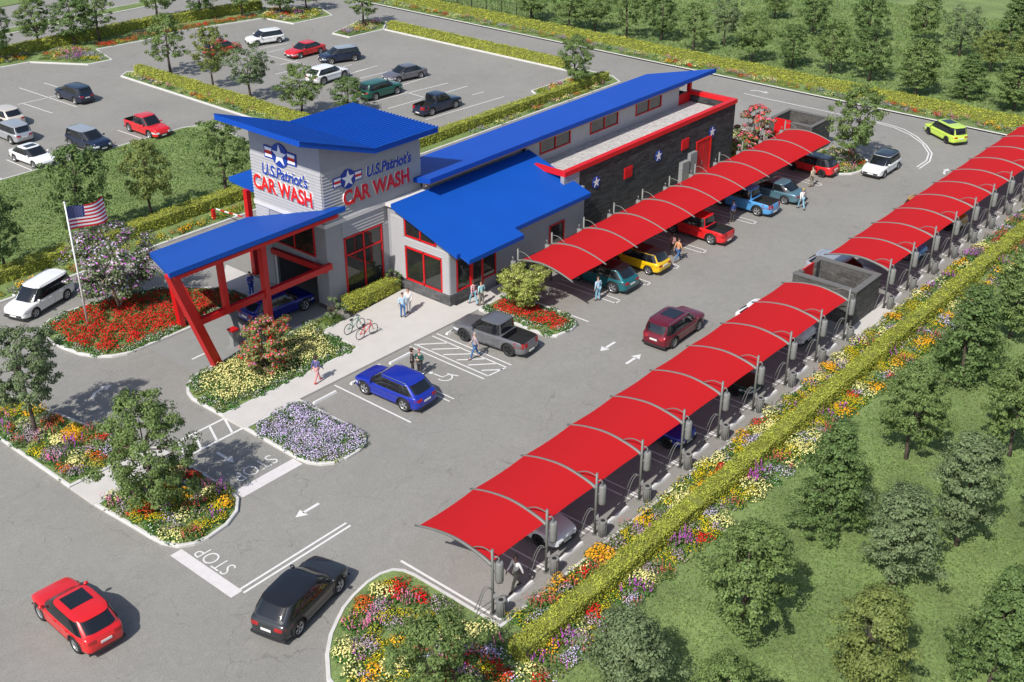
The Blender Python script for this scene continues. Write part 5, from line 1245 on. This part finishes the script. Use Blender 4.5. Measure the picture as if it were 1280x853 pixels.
def car(ty, x, y, ang, pm, label, group=None, roof=None, rim=None, L=None, sunroof=False, rails=False, cat='car', trim=None, name='parked_car'):
    M = car_meshes(ty); T = M['T']; t = thing(name, label, cat, (x, y, 0.0), R(ang), group)
    def P(nm, me, parent=t, m=None):
        o = link(nm, me, parent)
        if m is not None: omat(o, m)
        return o
    P('body', M['body'], m=pm); P('cabin', M['cabin'], m=pm if roof is None or roof[1] else roof[0]); P('roof', M['roof'], m=pm if roof is None else roof[0])
    P('windscreen', M['windscreen']); P('cowl_trim', M['cowl']); P('rear_window', M['rear_window'])
    for s in M['side']:
        for w_ in s: P('side_window', w_)
    for w_ in M['band']: P('window_surround', w_)
    if ty in ('suv','coupe','hatch','wagon'): P('spoiler', M['spoiler'], m=pm if roof is None else roof[0])
    if ty in ('suv','coupe','pickup'):
        for w_ in M['arch']: P('wheel_arch', w_)
    for k in ('headlight','taillight'):
        for w_ in M[k]: P(k, w_)
    P('grille', M['grille']); P('number_plate', M['plate_f']); P('number_plate', M['plate_r']); [P('bumper', k_) for k_ in M['bumper']]; [P('sill_trim', k_) for k_ in M['sill']]
    for w_ in M['mirror']: P('mirror', w_, m=pm)
    for w_ in M['handle']: P('door_handle', w_, m=M_CHROME if trim else pm)
    if rails: P('roof_rails', M['rails'])
    if sunroof: P('sunroof', M['sunroof'])
    for wx in (-T['WB']/2, T['WB']/2):
        for sd in (1,-1):
            w_ = P('wheel', M['wheel'][0]); w_.location = (wx, sd*(T['W']/2-.13), T['R']); w_.rotation_euler = (0, wx*.7, 0) if sd == 1 else (0, wx*.7, math.pi)
            r_ = P('rim', M['wheel'][1], w_)
            if rim: omat(r_, rim)
    if L: t.scale = (L/T['L'],)*3
    return t
def car_w(ty, rear, front, side, *a, dang=0, **k):
    """rear, front: ground contacts of the two visible wheels; side: 'L' or 'R' is the visible flank"""
    T = TYPES[ty]; p, q = G(*rear), G(*front); d = (q-p)/np.linalg.norm(q-p); c = (p+q)/2
    r = np.array([d[1], -d[0]]); off = (T['W']/2-.1)*(1 if side == 'L' else -1); c = c+r*off
    return car(ty, float(c[0]), float(c[1]), math.degrees(math.atan2(d[1], d[0]))+dang, *a, **k)
PR = paint('red',(.62,.012,.014),0); PMAR = paint('maroon',(.16,.006,.018),.3); PBLU = paint('blue',(.010,.030,.36),.2); PBLK = paint('charcoal',(.035,.037,.042),.4); PGREY = paint('grey',(.17,.17,.18),.4)
PWHT = paint('white',(.78,.78,.77),0); PSIL = paint('silver',(.50,.51,.53),.5); PNAV = paint('navy',(.012,.022,.055),.3); PTEAL = paint('teal',(.008,.13,.15),.3); PYEL = paint('yellow',(.72,.45,.004),0)
PSKY = paint('sky blue',(.08,.30,.60),.1); PSLT = paint('slate blue',(.10,.20,.25),.3); PLIME = paint('lime',(.50,.68,.08),0); PGRN = paint('bottle green',(.012,.11,.075),.3); PBEI = paint('pearl beige',(.60,.54,.47),.1); PORA = paint('ochre',(.40,.20,.015),0); PDGR = paint('dark green',(.006,.05,.035),.2); PDBL = paint('dark blue',(.008,.015,.20),.3); PPUR = paint('dusky grey',(.15,.14,.16),.3); RBLK = paint('black roof',(.010,.010,.012),0)
car_w('coupe',(97,817),(52,773),'L',PR,'red crossover with dark sunroof in the bottom left corner',sunroof=True,dang=1,L=4.75)
car_w('coupe',(373,795),(425,740),'R',PBLK,'dark charcoal crossover driving beside the double white line',roof=(RBLK,True),L=4.9)
car_w('coupe',(505,514),(457,493),'L',PBLU,'bright blue crossover parked beside the sidewalk',rails=True)
car_w('pickup',(634,445),(582,427),'L',PGREY,'matt grey pickup with open bed parked next to the scarlet bed',rim=M_RIMD,cat='pickup truck',name='pickup_truck',L=5.45)
car_w('suv',(842,435),(872,414),'R',PMAR,'maroon estate car driving between the two rows of canopies',sunroof=True,rails=True)
car_w('wagon',(1182,180),(1159,168),'L',PLIME,'lime green car turning at the far end of the drive',rim=M_RIMD,sunroof=True,L=4.5)
car_w('hatch',(1121,212),(1104,223),'L',PWHT,'white car with black roof driving past the far flower island',roof=(RBLK,True),L=4.4)
car_w('wagon',(85,374),(45,398),'L',PWHT,'white minivan with roof rails driving beside the flag island',rails=True)
car('coupe',41.0,54.6,-4,PDBL,'dark blue car entering the wash tunnel under the entrance canopy')
GM = 'cars under the middle canopy'
def cm(ty, x, ywheel, pm, label, **k):
    T = TYPES[ty]; Lk = k.get('L', T['L'])/T['L']; return car(ty, x, ywheel+T['WB']/2*Lk, 90+k.pop('da',0), pm, label, GM, **k)
cm('coupe',58.15,40.13,PTEAL,'teal crossover with black roof, nearest car under the middle canopy',roof=(RBLK,True))
cm('hatch',61.95,39.99,PYEL,'yellow hatchback with black roof under the middle canopy',roof=(RBLK,True),rim=M_RIM)
cm('pickup',69.1,39.5,PR,'red pickup with empty bed backed half out of the middle canopy',cat='pickup truck',name='pickup_truck',L=5.3)
cm('pickup',76.0,39.7,PSKY,'sky blue pickup with black cab roof bars under the middle canopy',cat='pickup truck',name='pickup_truck',L=5.4)
cm('sedan',79.5,39.3,PSLT,'slate blue saloon beside the sky blue pickup',L=4.9)
cm('hatch',86.7,39.9,PR,'red hatchback with black roof, farthest car under the middle canopy',roof=(RBLK,False),rim=M_RIMD,sunroof=True)
GN = 'cars under the hedge side canopies'
def cn(ty, x, yf, pm, label, **k):  # nose towards the hedge, yf = front wheel row
    T = TYPES[ty]; return car(ty, x, yf+T['WB']/2, -90+k.pop('da',0), pm, label, GN, **k)
cn('sedan',34.4,27.0,PWHT,'white car in the second bay from the near end of the nearest canopy',rim=M_RIMD)
cn('hatch',45.0,27.1,PBLU,'blue hatchback with dark wheels in the fifth bay of the nearest canopy',rim=M_RIMD)
cn('sedan',51.9,27.2,PDGR,'dark green car in the seventh bay of the nearest canopy',rim=M_RIMD)
cn('coupe',59.2,27.8,PWHT,'white crossover in the ninth bay, its tail showing at the canopy edge',rim=M_RIMD)
cn('coupe',68.9,28.2,PSIL,'silver blue crossover in the bay just past the block enclosure')
cn('hatch',75.6,27.6,PSKY,'light blue hatchback in the third bay past the block enclosure')
cn('suv',82.6,27.6,PORA,'ochre yellow car in the fifth bay past the block enclosure',rim=M_RIMD)
GUP = 'cars in the upper car park'
car_w('suv',(95,131),(74,124),'L',PNAV,'dark navy hatchback showing red tail lamps in the upper car park',GUP,L=4.6)
car('coupe',49.8-.0,104.4,90,PBEI,'beige car cut by the left edge of the picture',GUP)
car('suv',47.9,99.6,90,PSIL,'silver car cut by the left edge below the beige one',GUP)
car_w('sedan',(19,202),(44,211),'R',PWHT,'white saloon with sunroof beside the lawn in the upper car park',GUP,sunroof=True)
car_w('suv',(88,183),(114,192),'R',PNAV,'dark car with white roof beside the lawn in the upper car park',GUP,roof=(PSIL,True))
car_w('pickup',(162,165),(187,174),'R',PR,'red pickup beside the lawn in the upper car park',GUP,cat='pickup truck',name='pickup_truck',L=5.2)
car_w('hatch',(349,54),(322,58),'L',PWHT,'white hatchback at the top of the upper car park',GUP,L=4.4)
car('hatch',78.3,109.2,-2,PR,'red hatchback half hidden behind trees at the top of the car park',GUP)
car_w('sedan',(402,67),(374,74),'L',PR,'red saloon in the top row of the upper car park',GUP)
car_w('suv',(443,77),(415,81),'L',PNAV,'dark blue car with silver roof in the top row of the car park',GUP,roof=(PSIL,True),L=4.5)
car_w('coupe',(403,107),(432,98),'R',PWHT,'white crossover with dark glass facing the dark one',GUP)
car_w('suv',(469,126),(497,118),'R',PGRN,'bottle green car next to a round tree above the tower',GUP)
car_w('sedan',(526,98),(498,104),'L',PPUR,'dusky grey saloon alone in its row',GUP)
car_w('pickup',(541,145),(569,136),'R',PNAV,'dark navy pickup nearest the long roof in the upper car park',GUP,cat='pickup truck',name='pickup_truck',L=5.3)

# ------------------------------------------------------------------ people
SKN = {'light': mat('skin light',(.55,.33,.24),.6), 'dark': mat('skin dark',(.10,.05,.035),.6)}
HAIR = {'brown': mat('hair brown',(.07,.035,.02),.7), 'black': mat('hair black',(.012,.010,.010),.6), 'blond': mat('hair blond',(.45,.30,.13),.7), 'grey': mat('hair grey',(.32,.31,.30),.7), 'burgundy': mat('beret burgundy',(.22,.012,.03),.8)}
def cloth(n, c): return mat('cloth '+n, c, .85, var=.15, scale=9)
def plaid(n, a, b_):
    m = mat('cloth '+n, a, .85); n_, l_ = nodes_of(m); tc = n_.new('ShaderNodeTexCoord'); t = n_.new('ShaderNodeTexChecker'); t.inputs['Scale'].default_value = 14
    t.inputs['Color1'].default_value = (*a,1); t.inputs['Color2'].default_value = (*b_,1); l_.new(tc.outputs['Object'], t.inputs['Vector']); l_.new(t.outputs[0], n_['Principled BSDF'].inputs['Base Color']); return m
def skin_mesh(name, verts, edges, radii, root=0, sub=1):
    me = bpy.data.meshes.new(name); me.from_pydata(verts, edges, []); o = bpy.data.objects.new('sk', me); C.objects.link(o)
    md = o.modifiers.new('s','SKIN'); md.use_smooth_shade = True
    for i, r in enumerate(radii): me.skin_vertices[0].data[i].radius = (r, r) if not hasattr(r,'__len__') else r
    me.skin_vertices[0].data[root].use_root = True
    s2 = o.modifiers.new('d','SUBSURF'); s2.levels = sub; s2.render_levels = sub
    bpy.context.view_layer.update(); m2 = bpy.data.meshes.new_from_object(o.evaluated_get(bpy.context.evaluated_depsgraph_get())); bpy.data.objects.remove(o); m2.name = name
    return m2
POSES = {}
def pose(key):
    if key in POSES: return POSES[key]
    fem = key.startswith('f'); walk = 'walk' in key; arms = 'cross' if 'cross' in key else 'down'
    sw = .165 if fem else .20; hipw = .095; st = .30 if walk else .05
    J = {'pel':(0,0,.95),'wst':(0,0,1.10),'che':(.01,0,1.30),'nk0':(0,0,1.46),'nk1':(.01,0,1.53),'hd0':(.015,0,1.60),'hd1':(.02,0,1.70),'hd2':(.01,0,1.765)}
    for sd, nm in ((1,'l'),(-1,'r')):
        f = st*(1 if sd == 1 else -1)
        J['hp'+nm] = (0,sd*hipw,.90); J['kn'+nm] = (f*.55+(.04 if walk else .01),sd*.10,.50); J['an'+nm] = (f*(1.0 if f > 0 else 1.1),sd*(.09+(.02 if not walk else 0)),.09 if f >= 0 or not walk else .14); J['to'+nm] = (J['an'+nm][0]+.17,sd*.12,.035)
        J['sh'+nm] = (0,sd*sw,1.43); 
        if arms == 'cross': J['el'+nm] = (.02,sd*(sw+.07),1.16); J['wr'+nm] = (.20,sd*.06,1.20); J['hn'+nm] = (.24,-sd*.02,1.21)
        else:
            g = -f*.8; J['el'+nm] = (g*.35-.02,sd*(sw+.06),1.15); J['wr'+nm] = (g*.9+.05,sd*(sw+.08),.92); J['hn'+nm] = (g+.07,sd*(sw+.07),.85)
    def net(names, edges, rad, extra=None):
        vs = [J[n] for n in names]; ed = [(names.index(a), names.index(b_)) for a, b_ in edges]; return vs, ed, [rad[n] for n in names]
    nb = ['pel','wst','che','nk0','nk1','hd0','hd1','hd2']+[a+b_ for b_ in 'lr' for a in ('hp','kn','an','to','sh','el','wr','hn')]
    rad = {'pel':(.12,.14),'wst':(.095,.115),'che':(.105,.14),'nk0':.055,'nk1':.048,'hd0':.07,'hd1':.088,'hd2':.06}
    ed = [('pel','wst'),('wst','che'),('che','nk0'),('nk0','nk1'),('nk1','hd0'),('hd0','hd1'),('hd1','hd2')]
    for b_ in 'lr':
        rad.update({'hp'+b_:.085,'kn'+b_:.055,'an'+b_:.038,'to'+b_:.035,'sh'+b_:.055,'el'+b_:.040,'wr'+b_:.027,'hn'+b_:.030})
        ed += [('pel','hp'+b_),('hp'+b_,'kn'+b_),('kn'+b_,'an'+b_),('an'+b_,'to'+b_),('che','sh'+b_),('sh'+b_,'el'+b_),('el'+b_,'wr'+b_),('wr'+b_,'hn'+b_)]
    vs, e, r = net(nb, ed, rad)
    # fingers and thumb, unequal and slightly curled
    for b_, sd in (('l',1),('r',-1)):
        h = np.array(J['hn'+b_]); w_ = np.array(J['wr'+b_]); d = (h-w_)/np.linalg.norm(h-w_); sidev = np.cross(d, [0,sd,0]); sidev /= np.linalg.norm(sidev)+1e-9
        hi = nb.index('hn'+b_)
        for k, ln in enumerate((.060,.070,.066,.052)):
            o1 = h+d*.028+sidev*(.027-.018*k); o2 = o1+d*ln*.55; o3 = o2+d*ln*.4+np.array([0,-sd*.018,0]); i0 = len(vs); vs += [tuple(o1),tuple(o2),tuple(o3)]; r += [.0095,.0085,.007]; e += [(hi,i0),(i0,i0+1),(i0+1,i0+2)]
        o1 = w_+(h-w_)*.6+sidev*.032; o2 = o1+sidev*.02+d*.035; i0 = len(vs); vs += [tuple(o1),tuple(o2)]; r += [.011,.009]; e += [(hi,i0),(i0,i0+1)]
    M = {'body': skin_mesh('body', vs, e, r)}
    # face: nose and ears are added to the body mesh
    n2 = ['wst','pel','che','nk0']+[a+b_ for b_ in 'lr' for a in ('sh','el','wr')]
    rs2 = {'pel':(.135,.155),'wst':(.112,.132),'che':(.122,.158),'nk0':.062}; 
    for b_ in 'lr': rs2.update({'sh'+b_:.070,'el'+b_:.054,'wr'+b_:.042})
    vs, e, r = net(n2, [('pel','wst'),('wst','che'),('che','nk0')]+[q for b_ in 'lr' for q in (('che','sh'+b_),('sh'+b_,'el'+b_),('el'+b_,'wr'+b_))], rs2); M['top'] = skin_mesh('shirt', vs, e, r)
    n3 = ['pel']+[a+b_ for b_ in 'lr' for a in ('hp','kn','an')]; r3 = {'pel':(.13,.15)}
    for b_ in 'lr': r3.update({'hp'+b_:.10,'kn'+b_:.072,'an'+b_:.060})
    vs, e, r = net(n3, [q for b_ in 'lr' for q in (('pel','hp'+b_),('hp'+b_,'kn'+b_),('kn'+b_,'an'+b_))], r3); M['legs'] = skin_mesh('trousers', vs, e, r)
    M['shoe'] = []
    for b_ in 'lr':
        a = np.array(J['an'+b_]); t_ = np.array(J['to'+b_]); vs = [tuple(a+[-.05,0,-.04]), tuple((a+t_)/2+[0,0,-.02]), tuple(t_+[.03,0,0])]; M['shoe'].append(skin_mesh('shoe', vs, [(0,1),(1,2)], [.045,.048,.035]))
    vs = [(-.015,0,1.66),(-.005,0,1.745),(.0,0,1.80)]+([(-.06,0,1.62),(-.075,0,1.50)] if fem else []); M['hair'] = skin_mesh('hair', vs, [(0,1),(1,2)]+([(0,3),(3,4)] if fem else []), [.092,.100,.055]+([.075,.05] if fem else []))
    b = MB(); 
    for sd in (1,-1): b.tube([(.098,sd*.032,1.685),(.106,sd*.032,1.685)], .011, 6)
    M['eyes'] = b.mesh('eyes', [M_DARK]); b = MB(); b.tube([(.095,0,1.675),(.122,0,1.652),(.10,0,1.645)], [.008,.015,.010], 6); M['nose'] = b.mesh('nose', [M_DARK])
    b = MB(); b.tube([(.088,-.022,1.625),(.098,0,1.623),(.088,.022,1.625)], .006, 5); M['mouth'] = b.mesh('mouth', [mat('lips',(.35,.10,.08),.6)])
    for k in ('body','top','legs','hair'):
        M[k].materials.clear(); M[k].materials.append(M_DARK)
    for m_ in M['shoe']: m_.materials.clear(); m_.materials.append(M_DARK)
    POSES[key] = M; return M
def person(px, py, key, face, top, legs, hair, label, skin='light', shoes=None, H=1.76, bare=False, z=0.0, topname='shirt', legname='trousers'):
    g = G(px, py, z); M = pose(key); t = thing('person', label, 'person', (float(g[0]), float(g[1]), z), R(face)); t.scale = (H/1.80,)*3
    def P(nm, me, m): o = link(nm, me, t); omat(o, m); return o
    P('body', M['body'], SKN[skin]); P(topname, M['top'], top); 
    P(legname, M['legs'], legs)
    P('hair', M['hair'], HAIR[hair])
    for s in M['shoe']: P('shoe', s, shoes or M_TRIM)
    link('eyes', M['eyes'], t); o = link('nose', M['nose'], t); omat(o, SKN[skin]); link('mouth', M['mouth'], t)
    return t
c_lb = cloth('light blue',(.40,.55,.68)); c_wh = cloth('white',(.70,.68,.66)); c_pl = plaid('plaid red',(.55,.06,.07),(.65,.60,.60)); c_aq = cloth('aqua',(.30,.55,.58)); c_jean = cloth('denim',(.06,.14,.30)); c_ljean = cloth('pale denim',(.20,.38,.48)); c_kh = cloth('khaki',(.22,.20,.16)); c_dk = cloth('charcoal',(.05,.045,.045)); c_gr = cloth('dark green',(.012,.07,.06)); c_pgr = plaid('grey check',(.30,.22,.24),(.42,.36,.40)); c_nb = cloth('navy',(.04,.07,.25)); c_or = cloth('orange',(.62,.30,.14)); c_bei = cloth('beige',(.45,.38,.28)); c_pu = cloth('purple blue',(.10,.10,.26)); c_pk = cloth('pink',(.60,.28,.28)); c_ov = cloth('overall blue',(.03,.08,.45)); c_rp = plaid('rust check',(.42,.12,.10),(.25,.22,.22))
person(397,478,'f_walk',5,c_pu,c_pk,'brown','woman in purple jacket and pink trousers walking on the sidewalk',shoes=M_SRED,z=.14)
person(516,468,'f_stand',-40,c_dk,c_dk,'brown','woman in dark clothes standing behind the blue crossover')
person(525,470,'m_cross',200,c_gr,c_dk,'burgundy','man in dark green shirt and burgundy beret behind the blue crossover')
person(594,448,'m_walk',150,c_pgr,c_jean,'grey','man in checked shirt and jeans on the hatched parking zone')
person(504,397,'m_stand',60,c_lb,c_jean,'brown','person in light blue shirt and jeans on the sidewalk by the entry hall',z=.14)
person(511,391,'f_stand',220,c_wh,c_wh,'brown','woman in white shirt and trousers on the sidewalk by the entry hall',z=.14)
person(592,381,'f_walk',80,c_pl,c_ljean,'brown','person in red plaid shirt walking to the entrance door',z=.14)
person(602,382,'m_stand',80,c_aq,c_kh,'brown','man in aqua shirt and khaki trousers at the entrance door',z=.14)
person(315,370,'m_cross',-80,c_ov,c_ov,'black','worker in blue overalls standing behind the entrance canopy',z=.1)
person(747,376,'m_stand',80,c_lb,c_ljean,'brown','man in blue and grey top behind the teal crossover')
person(840,320,'f_stand',0,c_rp,c_dk,'brown','person in rust checked shirt left of the red pickup')
person(847,327,'m_walk',-20,c_or,c_jean,'brown','man in orange top and jeans walking left of the red pickup')
person(915,278,'m_stand',80,c_nb,c_dk,'brown','man in navy top between the red and sky blue pickups')
person(1001,262,'f_walk',60,c_wh,c_ljean,'blond','blond woman in white top behind the slate blue saloon')
person(1014,234,'m_stand',80,c_bei,c_kh,'brown','man in beige shirt behind the red hatchback at the far canopy end')
person(645,736,'m_walk',170,c_wh,c_kh,'black','man in white shirt walking in the first bay under the nearest canopy',skin='dark',H=1.85)

# ------------------------------------------------------------------ bicycles
def bicycle(p, ang, fm, label):
    t = thing('bicycle', label, 'bicycle', (*p, .14), ang, 'bicycles by the tower')
    for x in (-.52,.52):
        b = MB(); pts = [(x+.34*math.cos(a), 0, .35+.34*math.sin(a)) for a in np.linspace(0,2*math.pi,25)]; b.tube(pts, .022, 6, caps=False); w_ = b.build('wheel', M_TYRE, t, False)
        b = MB(); [b.tube([(x,0,.35),(x+.33*math.cos(a),0,.35+.33*math.sin(a))], .004, 4) for a in np.linspace(0,2*math.pi,13)[:-1]]; b.build('spokes', M_STEEL, w_, False)
    b = MB()
    for q in (((-.52,0,.35),(-.1,0,.33)),((-.52,0,.35),(-.18,0,.78)),((-.1,0,.33),(-.2,0,.86)),((-.1,0,.33),(.36,0,.78)),((-.18,0,.78),(.34,0,.84)),((.34,0,.98),(.38,0,.74)),((.38,0,.74),(.52,0,.35))): b.tube(q, .024, 6)
    b.build('frame', fm, t, False)
    b = MB(); b.tube([(-.32,0,.90),(-.2,0,.91),(-.06,0,.90)], [.07,.06,.025], 6); b.build('saddle', M_TRIM, t, False)
    b = MB(); b.tube([(.26,.27,1.0),(.36,.1,1.0),(.36,-.1,1.0),(.26,-.27,1.0)], .018, 6); b.build('handlebar', M_TRIM, t, False)
bicycle(tuple(G(443.7,414.5,.14)), R(0), mat('green frame',(.10,.30,.22),.4), 'green framed bicycle nearer the cream flowers')
bicycle(tuple(G(459,421,.14)), R(-3), M_SRED, 'red framed bicycle standing beside the green one')
car('wagon',10.9,40.7,90,PWHT,'white van outside the bottom left corner, casting a shadow into the picture',L=5.0)
# vehicle just outside the lower left corner, only its shadow reaches the picture
